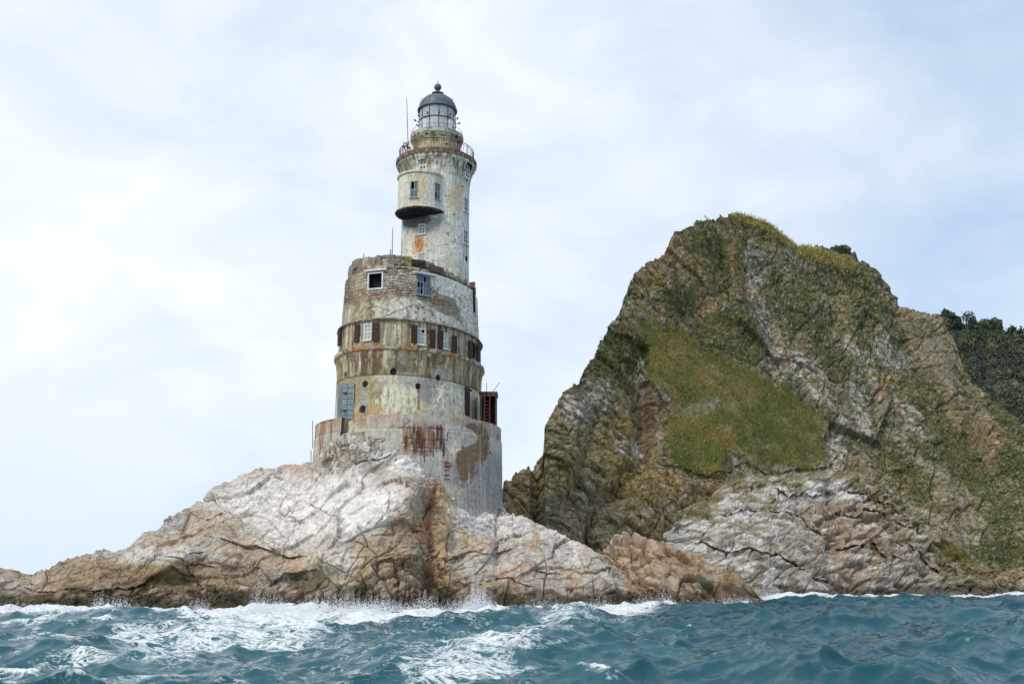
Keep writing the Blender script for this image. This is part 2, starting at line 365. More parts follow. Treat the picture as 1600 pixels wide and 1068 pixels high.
def isl_disp(p, px, py):
    h1, e1, i1 = facets(p, rotm(0, 32, 15, (6.0, 4.6, 2.6)), 0.14, 1)
    h2, e2, i2 = facets(p, rotm(10, 38, 25, (2.4, 2.0, 1.15)), 0.14, 2)
    h3, e3, i3 = facets(p, rotm(20, 55, 5, (0.75, 0.65, 0.36)), 0.4, 3)
    block = np.exp(-ell(px, py, 630, 915, 75, 45) ** 3) + 0.9 * np.exp(-ell(px, py, 676, 820, 30, 75) ** 3) + 0.7 * np.exp(-ell(px, py, 300, 930, 120, 22) ** 3)
    lump = np.exp(-ell(px, py, 540, 722, 55, 32, 15) ** 4)
    white = np.exp(-ell(px, py, 500, 790, 130, 60, -15) ** 4)
    n = fbm(p * 0.22, 5, 0.55, seed=9); b2 = sstep(1.25, 0.8, np.minimum(ell(px, py, 632, 918, 72, 40), ell(px, py, 560, 935, 60, 20)) + 0.2 * n); h4, e4, i4 = facets(p, rotm(0, 6, 10, (1.35, 1.6, 2.3)), 0.25, 6)
    d = 0.36 * h1 + (0.15 + 0.28 * block) * h2 * (1 - 0.4 * white) + (0.085 * (1 - 0.7 * white) + 0.16 * block + 0.05 * lump) * h3 + 0.75 * n + b2 * (1.0 * h4 - 0.4 * np.exp(-(e4 / 0.06) ** 2))
    wv = np.stack([perlin(p * 0.35, 60), perlin(p * 0.35, 61), perlin(p * 0.35, 62)], -1)
    gate = sstep(-0.15, 0.25, perlin(p * 0.16, 33))
    cr = 0.18 * np.exp(-(e1 / 0.020) ** 2) * gate + 0.13 * np.exp(-(e2 / 0.045) ** 2) * (gate * 0.7 + 0.4 * block) + 0.04 * np.exp(-(e3 / 0.07) ** 2) * (0.4 + block)
    cl = 0
    jx, jy = px + 5 * perlin(p * 0.5, 70), py + 5 * perlin(p * 0.5, 71)
    for c in CRACKS:
        dd, _ = pline(jx, jy, c); cl = np.maximum(cl, np.exp(-(dd / 1.0) ** 2))
    d = d - cr - 0.24 * cl
    if True:                                              # rounded cobbly concrete lump under the foundation wall
        f1, f2, hh, _ = cells(p / 0.95 + 0.3 * perlin(p, 80)[..., None], 5); d = d + lump * (0.42 * np.sqrt(np.clip(1 - f1 * f1 * 1.6, 0, 1)) - 0.2)
    d += 0.10 * (1 - 0.6 * white) * ridged(p * np.array([0.9, 0.9, 1.6]), 4, seed=20)
    d += 0.05 * (1 - 0.6 * white) * fbm(p * 2.8, 3, 0.6, seed=44)
    return d, (e1, e2, i1, i2, i3, n, block, lump)
def isl_col(q, p, px, py, d, info):
    e1, e2, i1, i2, i3, n, block, lump = info
    nA = fbm(q * 0.35, 4, seed=90); nB = fbm(q * np.array([1.1, 1.1, 1.8]), 4, seed=95); nC = fbm(q * 0.12, 3, seed=99)
    c = np.broadcast_to(TAN, q.shape).copy()
    c = mixc(c, GREYR, sstep(-0.1, 0.3, nA)); c = mixc(c, PINK, 0.6 * sstep(0.05, 0.35, nB + 0.3 * nC))
    c = mixc(c, OCH, 0.5 * sstep(0.15, 0.45, -nA + 0.5 * nB))
    c *= (0.88 + 0.24 * RND[i2][..., 0])[..., None] * (0.93 + 0.14 * RND[i3][..., 2])[..., None]
    jit = 0.45 * nB + 0.35 * nA
    def blob(cx, cy, rx, ry, a=0, s=0.35): return sstep(1 + s, 1 - s, ell(px, py, cx, cy, rx, ry, a) + jit)
    c = mixc(c, OCH * 0.95, 0.7 * blob(610, 850, 60, 55, -20)); c = mixc(c, OCH * 0.9, 0.7 * blob(640, 915, 75, 40))
    c = mixc(c, C((150, 128, 92)), 0.7 * blob(170, 900, 120, 30)); c = mixc(c, C((150, 126, 92)), 0.7 * blob(300, 905, 80, 28))
    c = mixc(c, C((170, 144, 112)), 0.5 * blob(420, 870, 70, 22, 15)); c = mixc(c, C((182, 156, 126)), 0.45 * blob(300, 835, 60, 14, -25))
    c = mixc(c, RUST * 1.15, 0.7 * blob(668, 805, 22, 60) * sstep(-0.2, 0.2, nB)); c = mixc(c, C((206, 170, 118)), 0.6 * blob(690, 830, 16, 80))
    w = np.maximum.reduce([blob(500, 790, 110, 58, -15), blob(570, 800, 75, 32, -30), 0.95 * blob(600, 712, 75, 20, 25), blob(410, 770, 80, 26, -10), 0.9 * blob(770, 812, 62, 26, 15), 0.75 * blob(880, 850, 45, 22, 35), 0.5 * blob(780, 878, 80, 14),
                           0.6 * blob(255, 868, 70, 12, -5), 0.6 * blob(540, 740, 50, 25), 0.6 * blob(960, 905, 40, 14, 45), 0.5 * blob(520, 875, 40, 22)])
    c = mixc(c, WHITE * (0.82 + 0.16 * sstep(-0.3, 0.3, nB))[..., None], w * (0.92 - 0.55 * sstep(0.12, 0.5, -nB)))
    c = mixc(c, C((176, 164, 158)), 0.55 * blob(880, 880, 110, 60) * sstep(-0.1, 0.3, nC + nA)); c = mixc(c, C((196, 156, 130)), 0.5 * blob(830, 870, 90, 50) * sstep(0.0, 0.3, nB))
    c = mixc(c, C((152, 146, 132)), 0.75 * lump * sstep(-0.2, 0.3, nA + 0.2)); 
    c = mixc(c, DARKG, 0.8 * blob(476, 912, 34, 16, 10)); c = mixc(c, C((122, 112, 60)), 0.5 * blob(508, 900, 24, 24)); c = mixc(c, C((96, 88, 56)), 0.55 * blob(245, 908, 70, 9))
    sx = np.exp(-(pline(px, py, CLEFT)[0] / 6) ** 2); c = mixc(c, C((158, 112, 80)), 0.6 * sx)
    z = q[..., 2] + 0.5 * nA
    c = mixc(c, C((140, 122, 98)), 0.6 * sstep(2.4, 0.6, z)); c = mixc(c, C((92, 76, 56)), 0.8 * sstep(1.9, 0.9, z + 0.8 * nB)); c = mixc(c, C((60, 58, 42)), 0.8 * sstep(1.25, 0.7, z + 0.6 * nB))
    c = mixc(c, C((118, 86, 58)), 0.35 * np.exp(-(e1 / 0.05) ** 2) * sstep(-0.1, 0.2, nA))          # ochre dirt along the joints
    return c
islet, ISL_Q, ISL_PX, ISL_PY = relief('rocky_islet', M_ROCK, isl_sil, isl_bot, isl_top, 880, 250, 0.92, depth_fn=isl_depth, disp_fn=isl_disp, colour_fn=isl_col,
       back=(0.5, 1.5, 3.5, 7, 12), backdrop=0.9)

# ---- low brown shore rocks between islet and cliff
sh_sil = [(905, 940), (925, 880), (938, 858), (950, 842), (975, 838), (1010, 843), (1050, 846), (1075, 862), (1100, 872), (1130, 885), (1160, 902), (1185, 922), (1205, 938), (1225, 952), (1240, 960)]
def sh_disp(p, px, py):
    h1, e1, i1 = facets(p, rotm(0, -35, 20, (4.6, 4, 2.4)), 0.3, 11); h2, e2, i2 = facets(p, rotm(0, -45, 20, (1.6, 1.5, 0.7)), 0.35, 12)
    n = fbm(p * 0.2, 5, 0.55, seed=19)
    return 0.75 * h1 + 0.28 * h2 + 1.0 * n - 0.35 * np.exp(-(e1 / 0.04) ** 2) - 0.14 * np.exp(-(e2 / 0.05) ** 2) + 0.12 * ridged(p, 4, seed=21), (i1, i2)
def sh_col(q, p, px, py, d, info):
    i1, i2 = info; nA = fbm(q * 0.3, 4, seed=91); nB = fbm(q * 1.1, 4, seed=96)
    c = np.broadcast_to(C((154, 128, 98)), q.shape).copy(); c = mixc(c, C((176, 158, 134)), sstep(0, 0.35, nA)); c = mixc(c, C((178, 132, 92)), 0.5 * sstep(0.1, 0.4, nB - nA))
    c = mixc(c, C((206, 188, 168)), 0.6 * sstep(0.1, 0.5, nB + (880 - py) / 90)); c *= (0.85 + 0.3 * RND[i2][..., 0])[..., None]
    return mixc(c, C((72, 60, 46)), 0.8 * sstep(1.9, 0.8, q[..., 2] + nB))
relief('shore_rock', M_ROCK, sh_sil, [(905, 80), (1000, 79), (1120, 83), (1240, 90)], [(905, 88), (960, 93), (1080, 93), (1240, 94)], 260, 120, 0.9, disp_fn=sh_disp, colour_fn=sh_col, back=(1, 3, 6, 12))

# ---- white apron of slabs at the foot of the cliff
ap_sil = [(1000, 870), (1030, 815), (1050, 796), (1080, 782), (1110, 768), (1140, 744), (1165, 738), (1200, 742), (1240, 734), (1275, 735), (1300, 726), (1312, 738), (1335, 742), (1350, 758), (1385, 772), (1400, 792), (1425, 800),
          (1440, 825), (1462, 850), (1475, 875), (1500, 895), (1530, 908), (1560, 918), (1600, 924), (1660, 932)]
AP_LEDGE = [([(1100, 850), (1150, 858), (1200, 862), (1250, 880), (1290, 900)], 1.6, 22), ([(1225, 760), (1260, 762), (1290, 770)], 1.8, 26), ([(1310, 800), (1350, 800), (1390, 815), (1440, 830)], 1.6, 14),
            ([(1300, 850), (1350, 850), (1400, 870)], 1.8, 18), ([(1120, 800), (1170, 790), (1230, 800), (1290, 830)], 1.1, 14), ([(1330, 760), (1370, 780), (1400, 800)], 1.6, 12), ([(1400, 850), (1440, 868), (1470, 890)], 1.6, 16)]
def ap_depth(px, py, v):
    Y = 0 * px; w = np.stack([px / 30, py / 30, 0 * px], -1); a, b = px + perlin(w, 5) * 9, py + perlin(w, 6) * 9
    for pts, amp, h in AP_LEDGE:
        d, s = pline(a, b, pts); Y += np.where(s > 0, 0.55 * amp * np.clip(1 - d / h, 0, 1) ** 1.2, 0)
    Y -= 3 * np.exp(-ell(px, py, 1180, 860, 110, 50, 10) ** 2); Y += 2.5 * np.exp(-ell(px, py, 1060, 880, 30, 70) ** 2)
    Y += 2.0 * np.exp(-(pline(a, b, [(1290, 760), (1310, 820), (1290, 880), (1330, 930)])[0] / 10) ** 2)
    return Y
def ap_disp(p, px, py):
    h1, e1, i1 = facets(p, rotm(0, 24, 15, (9.0, 6, 2.2)), 0.3, 21); h2, e2, i2 = facets(p, rotm(0, 26, 20, (3.4, 2.2, 0.75)), 0.35, 22); h3, e3, i3 = facets(p, rotm(0, 28, 20, (1.3, 1, 0.4)), 0.4, 23)
    rough = sstep(1250, 1400, px)
    n = fbm(p * 0.12, 5, 0.55, seed=29)
    d = (0.45 + 0.6 * rough) * h1 + (0.20 + 0.34 * rough) * h2 + 0.12 * h3 + 1.2 * n - 0.4 * np.exp(-(e1 / 0.04) ** 2) - 0.22 * np.exp(-(e2 / 0.06) ** 2)
    st = p @ np.array([0.36, 0.1, 0.93]); d += 0.16 * np.sin(st * 5 + 5 * fbm(p * 0.15, 3, seed=31)) * (0.5 + perlin(p * 0.2, 32))
    return d + 0.14 * ridged(p * 0.8, 4, seed=33), (i1, i2, i3, e2)
def ap_col(q, p, px, py, d, info):
    i1, i2, i3, e2 = info; s = q @ np.array([[0.9, 0.1, 0.0], [0.1, 1, 0], [-0.4, 0.0, 2.6]])
    nA = fbm(q * 0.2, 4, seed=92); nB = fbm(s * 0.5, 5, seed=97)
    c = np.broadcast_to(C((166, 156, 142)), q.shape).copy(); c = mixc(c, C((206, 201, 194)), sstep(-0.2, 0.3, nB + 0.3 * nA - 0.0016 * (px - 1180)))
    c = mixc(c, C((134, 120, 100)), 0.7 * sstep(0.12, 0.45, -nB)); c = mixc(c, C((160, 134, 106)), 0.55 * sstep(1.2, 0.7, ell(px, py, 1345, 820, 75, 80) + 0.5 * nA) * sstep(-0.2, 0.2, nB * -1 + 0.15))
    c = mixc(c, WHITE * 0.95, 0.8 * sstep(1.2, 0.7, ell(px, py, 1290, 760, 60, 16, 10) + 0.6 * nB)); c = mixc(c, C((150, 130, 96)), 0.6 * sstep(1.2, 0.7, ell(px, py, 1080, 790, 60, 22, -25) + 0.6 * nB))
    c *= (0.84 + 0.3 * RND[i2][..., 0])[..., None] * (0.92 + 0.16 * RND[i3][..., 1])[..., None]
    edge = py - np.interp(px, *zip(*ap_sil)); em = sstep(46, 6, edge + 40 * nB + 30 * nA); c = mixc(c, C((142, 128, 98)), 0.85 * em); c = mixc(c, C((118, 114, 72)), 0.5 * em * sstep(-0.1, 0.25, nA - nB))
    c = mixc(c, C((126, 116, 98)), 0.75 * sstep(912, 935, py + 14 * nA)); return mixc(c, C((74, 68, 56)), 0.75 * sstep(1.9, 0.7, q[..., 2] + nB))
_, AP_Q, AP_PX, AP_PY = relief('shore_rock', M_ROCK, ap_sil, [(1000, 100), (1200, 104), (1400, 112), (1660, 122)], [(1000, 112), (1150, 126), (1300, 130), (1400, 128), (1500, 124), (1660, 126)], 480, 190, 0.95,
       depth_fn=ap_depth, disp_fn=ap_disp, colour_fn=ap_col, back=(1, 4, 9))

# ---- the main cliff
cl_sil = [(760, 800), (780, 768), (792, 752), (800, 750), (812, 744), (822, 734), (827, 731), (832, 748), (840, 742), (848, 718), (852, 700), (850, 684), (854, 662), (866, 640), (880, 616), (900, 592), (914, 565), (935, 540), (950, 518),
          (968, 494), (976, 462), (985, 440), (1000, 420), (1020, 402), (1043, 384), (1050, 366), (1064, 360), (1085, 354), (1100, 350), (1113, 340), (1125, 336), (1140, 337), (1150, 333), (1175, 340), (1200, 352), (1222, 364), (1244, 380), (1262, 383), (1276, 379),
          (1300, 394), (1325, 402), (1345, 412), (1370, 436), (1390, 462), (1410, 486), (1428, 486), (1450, 494), (1472, 502), (1490, 522), (1503, 552), (1514, 582), (1528, 602), (1552, 622), (1580, 646), (1620, 690), (1680, 745)]
cl_bot = [(760, 92), (900, 96), (1040, 104), (1200, 114), (1400, 122), (1680, 132)]
cl_top = [(760, 106), (850, 118), (900, 124), (980, 140), (1060, 152), (1140, 160), (1220, 168), (1300, 176), (1400, 182), (1500, 178), (1600, 165), (1680, 160)]
GRASS = [(984, 508), (1010, 500), (1044, 506), (1080, 528), (1110, 548), (1150, 563), (1190, 586), (1232, 598), (1262, 622), (1278, 668), (1298, 712), (1275, 728), (1230, 726), (1196, 736), (1160, 722), (1120, 724), (1085, 730), (1052, 722), (1040, 690), (1040, 650), (1050, 625), (1022, 590), (1000, 556)]
def cl_depth(px, py, v):
    w = np.stack([px / 60, py / 60, 0 * px], -1); a, b = px + perlin(w, 7) * 12, py + perlin(w, 8) * 12
    Y = 0 * px
    def g(cx, cy, rx, ry, ang, amp): return amp * np.exp(-ell(a, b, cx, cy, rx, ry, ang) ** 2)
    Y += 7.0 * np.exp(-(pline(a, b, [(1002, 560), (1000, 610), (1008, 660), (1000, 720), (940, 800), (920, 860)])[0] / 15) ** 2)        # gully left of the grass
    Y += 3.0 * np.exp(-(pline(a, b, [(930, 640), (915, 720), (880, 800)])[0] / 12) ** 2) + 3 * np.exp(-(pline(a, b, [(1110, 345), (1120, 400), (1150, 470)])[0] / 14) ** 2)
    Y += g(1100, 470, 30, 70, 12, 4.0) + g(1190, 430, 22, 80, -12, 3.5) + g(1210, 530, 18, 70, -12, 4.0) + g(1330, 640, 26, 110, -20, 5.5) + g(1475, 640, 22, 130, -32, 6.0)
    Y -= g(1060, 420, 40, 70, 25, 4) + g(1150, 420, 18, 60, -10, 3) + g(1250, 470, 24, 100, -25, 3.5) + g(1390, 620, 30, 130, -28, 6.0) + g(1535, 640, 30, 110, -35, 6.0)
    Y -= g(1010, 770, 55, 55, 25, 7.0) + g(880, 730, 30, 70, 20, 4) + g(1300, 560, 20, 90, -22, 3) + g(950, 600, 30, 50, 30, 2.5)
    Y += poly(a, b, GRASS, 10) * 0.8
    d, s = pline(a, b, [(1040, 722), (1085, 732), (1160, 726), (1200, 738), (1275, 731), (1300, 715)]); Y += np.where(s > 0, 1.2 * np.clip(1 - d / 14, 0, 1), 0)
    d, s = pline(a, b, [(950, 740), (1000, 728), (1040, 760), (1060, 800)]); Y -= np.where(s > 0, 0, -2.0 * np.clip(1 - d / 18, 0, 1))
    return Y * 0.5
GX = {}
def cl_disp(p, px, py):
    right = sstep(1060, 1260, px)
    L = np.array(rotm(10, -38, 10, (8.0, 7, 4.2)), F32); Rm = np.array(rotm(20, 48, -30, (8.0, 7, 3.8)), F32)
    h1a, e1a, i1a = facets(p, L, 0.5, 31, 0.9); h1b, e1b, i1b = facets(p, Rm, 0.5, 32, 0.9)
    h1 = h1a * (1 - right) + h1b * right; e1 = np.where(right < 0.5, e1a, e1b)
    h2a, e2a, i2a = facets(p, np.array(rotm(40, -20, 50, (2.7, 2.4, 1.7))), 0.5, 33, 0.9); h2b, e2b, i2b = facets(p, np.array(rotm(-30, 35, 20, (2.7, 2.4, 1.6))), 0.5, 34, 0.9)
    h0, e0, i0 = facets(p, rotm(15, 25, 30, (19, 17, 14)), 0.4, 30)
    h2 = h2a * (1 - right) + h2b * right; i2 = np.where(right < 0.5, i2a, i2b); e2 = np.where(right < 0.5, e2a, e2b)
    h3, e3, i3 = facets(p, rotm(0, 30, 10, (1.25, 1.1, 0.6)), 0.4, 35)
    grass = poly(px + 44 * fbm(p * 0.12, 6, 0.68, seed=40), py + 44 * fbm(p * 0.12, 6, 0.68, seed=48), GRASS, 7)
    top = np.maximum(np.exp(-(pline(px, py, [(1150, 335), (1200, 354), (1240, 376)])[0] / 9) ** 4), np.exp(-(pline(px, py, [(1255, 388), (1290, 402), (1330, 414)])[0] / 9) ** 4))
    soft = np.clip(grass + 0.8 * top, 0, 1)
    n = fbm(p * 0.05, 6, 0.55, seed=39); rg = ridged(p * np.array([0.16, 0.16, 0.07]), 5, 0.55, seed=37)
    d = 0.9 * h0 + 0.42 * h1 + 0.26 * h2 + 0.19 * h3 + 0.7 * (rg - 0.5) - 0.4 * np.exp(-(e1 / 0.05) ** 2) - 0.18 * np.exp(-(e2 / 0.07) ** 2)
    d = d * (1 - 0.93 * soft) + 2.0 * n * (1 - 0.5 * soft) + soft * (0.35 * fbm(p * 0.5, 4, seed=46) + 0.12 * perlin(p * 2.5, 47))
    d += 0.22 * fbm(p * 1.1, 4, 0.6, seed=45) * (1 - soft)
    GX['grass'] = grass; GX['top'] = top; return d, (grass, top, i2, i3, rg, h1)
def cl_col(q, p, px, py, d, info):
    grass, top, i2, i3, rg, h1 = info
    right = sstep(1060, 1260, px)
    sL = q @ np.array([[0.8, 0.1, 0.45], [0, 0.6, 0], [0.55, 0, 0.35]]); sR = q @ np.array([[0.75, 0.1, 0.35], [0, 0.6, 0], [0.75, 0, -0.25]])
    nA = fbm(q * 0.07, 5, seed=93); nB = fbm(q * 0.35, 5, 0.6, seed=98); nS = fbm((sL * (1 - right[..., None]) + sR * right[..., None]) * 0.45, 5, 0.6, seed=101); nF = fbm(q * 1.3, 3, seed=103)
    c = np.broadcast_to(C((146, 132, 100)), q.shape).copy()
    c = mixc(c, C((158, 150, 130)), sstep(-0.15, 0.3, nA + 0.5 * nS + 0.25 * (right - 0.4))); c = mixc(c, C((132, 114, 86)), 0.7 * sstep(0.0, 0.4, nS))
    c = mixc(c, C((172, 142, 100)), 0.55 * sstep(0.1, 0.45, nB - 0.4 * nA)); c *= (0.88 + 0.22 * RND[i2][..., 0])[..., None] * (0.88 + 0.24 * RND[i3][..., 2])[..., None]
    jit = 0.5 * nB + 0.45 * nA + 0.15 * nF
    def blob(cx, cy, rx, ry, a=0, s=0.3): return sstep(1 + s, 1 - s, ell(px, py, cx, cy, rx, ry, a) + jit)
    # lichen and moss tints
    for x, y, rx, ry, a in ((1010, 750, 55, 30, 15), (960, 700, 40, 60, 20), (880, 730, 40, 60, 10), (1085, 430, 20, 40, 0), (1170, 372, 18, 14, 0), (1065, 600, 40, 18, 10), (930, 560, 30, 25, 0), (1150, 400, 14, 30, 0), (1390, 730, 22, 40, -30), (1320, 500, 16, 40, -20), (1010, 440, 30, 20, 0)):
        c = mixc(c, C((150, 128, 60)), 0.6 * blob(x, y, rx, ry, a) * sstep(-0.3, 0.2, nB + 0.1))
    c = mixc(c, C((136, 122, 80)), 0.35 * sstep(0.0, 0.35, -nB + 0.2 * nF) * sstep(1250, 1000, px))
    c = mixc(c, C((120, 116, 72)), 0.7 * sstep(-0.12, 0.35, nA + 0.4 * nB + (620 - py) / 900) * sstep(-0.3, 0.1, nF + nB))      # thin green cover
    # dark scrub in gullies and on ledges
    sc_ = 0
    for x, y, rx, ry, a in ((1140, 525, 60, 38, 20), (955, 555, 42, 45, 20), (1060, 470, 26, 30, 10), (1225, 470, 20, 70, -20), (1350, 520, 18, 50, -30), (1290, 430, 26, 40, -20), (1120, 400, 20, 55, -12), (1090, 370, 26, 22, 0), (1190, 360, 50, 14, 25), (1270, 500, 22, 95, -25), (1300, 560, 20, 40, -25), (1330, 430, 50, 24, 25), (1360, 480, 24, 40, -25),
                            (1265, 435, 24, 30, 0), (1440, 620, 26, 70, -32), (1480, 700, 60, 30, 30), (1420, 740, 22, 70, -30), (1535, 760, 50, 24, 35), (1560, 860, 50, 26, 10), (1400, 540, 20, 40, -20), (1590, 740, 30, 50, -30), (1240, 610, 20, 30, 0), (1340, 590, 12, 60, -25), (1170, 480, 24, 24, 0), (1565, 650, 16, 60, -38), (1440, 520, 18, 14, 0)):
        sc_ = np.maximum(sc_, blob(x, y, rx, ry, a))
    sc_ = np.maximum(sc_, sstep(0.16, 0.34, nA * 0.6 + 0.7 * nS * -1 + 0.10 * (rg > 0.55)) * 0.8 * sstep(1200, 1300, px))
    scm = sc_ * sstep(-0.42, 0.0, nF + nB * 0.8 + 0.12); GX['scrub'] = scm
    c = mixc(c, mixc(np.broadcast_to(C((94, 100, 62)), q.shape), C((122, 118, 72)), sstep(-0.2, 0.3, nB)), 0.9 * scm)
    # bird lime
    wh = 0
    for x, y, rx, ry, a in ((1180, 412, 14, 38, -8), (1192, 500, 12, 50, -14), (1215, 560, 14, 40, -20), (1345, 640, 16, 60, -6), (1310, 700, 12, 44, 4), (1375, 545, 26, 26, -30), (1280, 600, 12, 40, -20), (1400, 560, 30, 14, 40), (940, 610, 30, 26, 30), (1000, 590, 6, 40, -6), (996, 700, 10, 26, 0), (975, 690, 12, 20, 10), (900, 640, 26, 22, 0), (1250, 580, 12, 30, -25), (1340, 560, 10, 40, -30), (1430, 650, 10, 50, -30)):
        wh = np.maximum(wh, blob(x, y, rx, ry, a))
    c = mixc(c, C((206, 201, 194)), 0.9 * wh * sstep(-0.12, 0.16, nF * 0.8 + nS * 0.5 + 0.02))
    c = mixc(c, C((200, 194, 182)), 0.5 * sstep(0.22, 0.4, nF + 0.3 * nB) * sstep(880, 950, px + py * 0.2))
    c = mixc(c, C((160, 142, 114)), 0.5 * np.maximum(blob(1475, 600, 18, 70, -30), blob(1540, 690, 40, 16, 50))); c = mixc(c, C((156, 146, 130)), 0.5 * blob(1465, 560, 40, 60, -30))
    c = mixc(c, C((96, 74, 60)), 0.6 * blob(1012, 640, 14, 60))
    # meadow
    gA = fbm(q @ np.array([[0.7, 0, 0], [0, 0.5, 0], [0.3, 0, 0.35]]) * 1.0, 5, 0.62, seed=107)
    gc = mixc(np.broadcast_to(C((118, 122, 66)), q.shape), C((146, 130, 80)), sstep(0.0, 0.35, gA + 0.5 * nA)); gc = mixc(gc, C((112, 120, 70)), sstep(0.1, 0.4, -gA + 0.3 * nB))
    gc = mixc(gc, C((158, 136, 84)), 0.5 * sstep(1.2, 0.6, ell(px, py, 1140, 575, 80, 26, 28) + jit))
    rk = np.maximum(sstep(1.2, 0.8, ell(px, py, 1092, 640, 34, 15, -10) + jit), sstep(1.2, 0.8, ell(px, py, 1112, 622, 16, 8) + jit)); thin = sstep(-0.34, -0.02, nB + 0.5 * nF + 0.25 * nA + 0.5 * (grass - 0.75)); GX['grass'] = grass * thin * (1 - 0.85 * rk); c = mixc(c, gc, grass * (1 - 0.85 * rk) * (0.35 + 0.65 * thin))
    c = mixc(c, C((150, 138, 74)), 0.9 * top); c = mixc(c, C((112, 102, 44)), 0.9 * blob(1490, 870, 34, 16, 35)); c = mixc(c, C((92, 96, 44)), 0.8 * blob(1135, 490, 22, 10, 20))
    return mixc(c, C((90, 78, 60)), 0.5 * sstep(1.8, 0.2, q[..., 2] + nB))
cliff, CL_Q, CL_PX, CL_PY = relief('cliff', M_CLIFF, cl_sil, cl_bot, cl_top, 720, 470, 0.9, depth_fn=cl_depth, disp_fn=cl_disp, colour_fn=cl_col, back=(1.5, 5, 14, 35), uni=0.65)

# ---- grey knoll behind the crest and the wooded hill far to the right
def hill_disp(p, px, py):
    n = fbm(p * 0.03, 6, 0.6, seed=139); h, e, i = facets(p, rotm(10, 40, 0, (6, 6, 3)), 0.3, 41); return 3 * n + 0.9 * h + 1.6 * ridged(p * 0.12, 4, seed=51), (i,)
def knoll_col(q, p, px, py, d, info):
    nB = fbm(q * 0.3, 4, seed=121); c = mixc(np.broadcast_to(C((120, 112, 94)), q.shape), C((84, 90, 56)), sstep(0.0, 0.3, nB)); return c * (0.85 + 0.3 * RND[info[0]][..., 0])[..., None]
relief('hill', M_CLIFF, [(1255, 410), (1290, 398), (1298, 392), (1308, 389), (1322, 391), (1334, 402), (1345, 414), (1360, 428), (1376, 446), (1392, 470), (1410, 500)], [(1255, 196), (1410, 196)], [(1255, 202), (1410, 202)], 90, 60, 1.0, disp_fn=hill_disp, colour_fn=knoll_col, back=(2, 8), zbot=25)
def far_col(q, p, px, py, d, info):
    nA = fbm(q * 0.05, 4, seed=122); nB = fbm(q * 0.3, 4, seed=123)
    c = mixc(np.broadcast_to(C((88, 96, 74)), q.shape), C((112, 110, 84)), sstep(-0.1, 0.3, nA)); c = mixc(c, C((140, 136, 128)), 0.8 * sstep(0.02, 0.2, nB + 0.3 * nA + (py - 640) / 500)); return c
far_hill, FAR_Q, FAR_PX, FAR_PY = relief('hill', M_CLIFF, [(1400, 500), (1440, 512), (1462, 504), (1500, 512), (1540, 520), (1580, 532), (1620, 548), (1700, 590)], [(1400, 205), (1700, 190)], [(1400, 268), (1700, 255)], 260, 200, 0.95, disp_fn=hill_disp, colour_fn=far_col, back=(4, 15, 40))

# ------------------------------------------------------------------ sea: three summed FFT wave fields on one sheet that reaches the horizon
def ocean(N, L, wind, wdir, hs, lmin, lmax, chop, seed):
    r = np.random.default_rng(seed); k1 = np.fft.fftfreq(N, 1 / N) * 2 * np.pi / L
    kx, ky = np.meshgrid(k1, k1, indexing='xy'); k = np.hypot(kx, ky); k[0, 0] = 1e-6
    Lw = wind ** 2 / 9.81; c = (kx * math.cos(wdir) + ky * math.sin(wdir)) / k
    S = np.exp(-1 / (k * Lw) ** 2) / k ** 4 * (0.12 + np.abs(c) ** 2.5) * np.exp(-(k * lmin / 6.283) ** 2) * (k > 2 * np.pi / lmax); S[0, 0] = 0
    h = (r.normal(size=(N, N)) + 1j * r.normal(size=(N, N))) * np.sqrt(S)
    H = np.fft.ifft2(h).real; sc = hs / 4 / H.std(); H *= sc
    f = lambda m: np.fft.ifft2(h * m).real * sc
    Dx, Dy = f(1j * kx / k) * chop, f(1j * ky / k) * chop
    Jxx, Jyy, Jxy = 1 - f(kx * kx / k) * chop, 1 - f(ky * ky / k) * chop, -f(kx * ky / k) * chop
    return (L, np.stack([Dx, Dy, H, Jxx * Jyy - Jxy ** 2], -1).astype(F32))
def sample(t, x, y, ox=0, oy=0, rot=0):
    L, T = t; N = T.shape[0]; c, s = math.cos(rot), math.sin(rot)
    u, v = (c * x + s * y + ox) / L * N, (-s * x + c * y + oy) / L * N
    i, j = np.floor(u).astype(int), np.floor(v).astype(int); fu, fv = (u - i)[..., None], (v - j)[..., None]
    g = lambda a, b: T[b % N, a % N]
    r = (g(i, j) * (1 - fu) + g(i + 1, j) * fu) * (1 - fv) + (g(i, j + 1) * (1 - fu) + g(i + 1, j + 1) * fu) * fv
    dx, dy = r[..., 0].copy(), r[..., 1].copy(); r[..., 0] = c * dx - s * dy; r[..., 1] = s * dx + c * dy
    return r
T1 = ocean(512, 110, 5.5, math.radians(68), 1.35, 1.1, 32, 0.66, 11)
T2 = ocean(512, 31, 3.0, math.radians(105), 0.45, 0.22, 6, 0.75, 5)
T3 = ocean(256, 7.3, 2.0, math.radians(60), 0.12, 0.10, 1.6, 0.8, 8)
rr = [0.5, 1, 2, 4, 7, 10, 13]
x = 15.0
while x < 150: rr.append(x); x *= 1.0040
while x < 6500: rr.append(x); x *= 1.09
rr = np.array(rr)
aa = np.concatenate([np.linspace(-180, -34, 28)[:-1], np.linspace(-34, 34, 900), np.linspace(34, 180, 28)[1:]]); aa = np.radians(aa)
RR, AA = np.meshgrid(rr, aa, indexing='ij'); SX, SY = RR * np.sin(AA), RR * np.cos(AA)
att = np.exp(-np.maximum(RR - 220, 0) / 300)[..., None] * sstep(0, 10, RR)[..., None]
ang = np.degrees(AA); att = att * np.where(np.abs(ang) < 36, 1, 0.0)[..., None]
s1 = sample(T1, SX, SY, 13.0, 47.0) * att; s2 = sample(T2, SX, SY, 3, 9, 0.3) * att; s3 = sample(T3, SX, SY, 0, 0, 0.8) * att * np.exp(-RR / 90)[..., None]
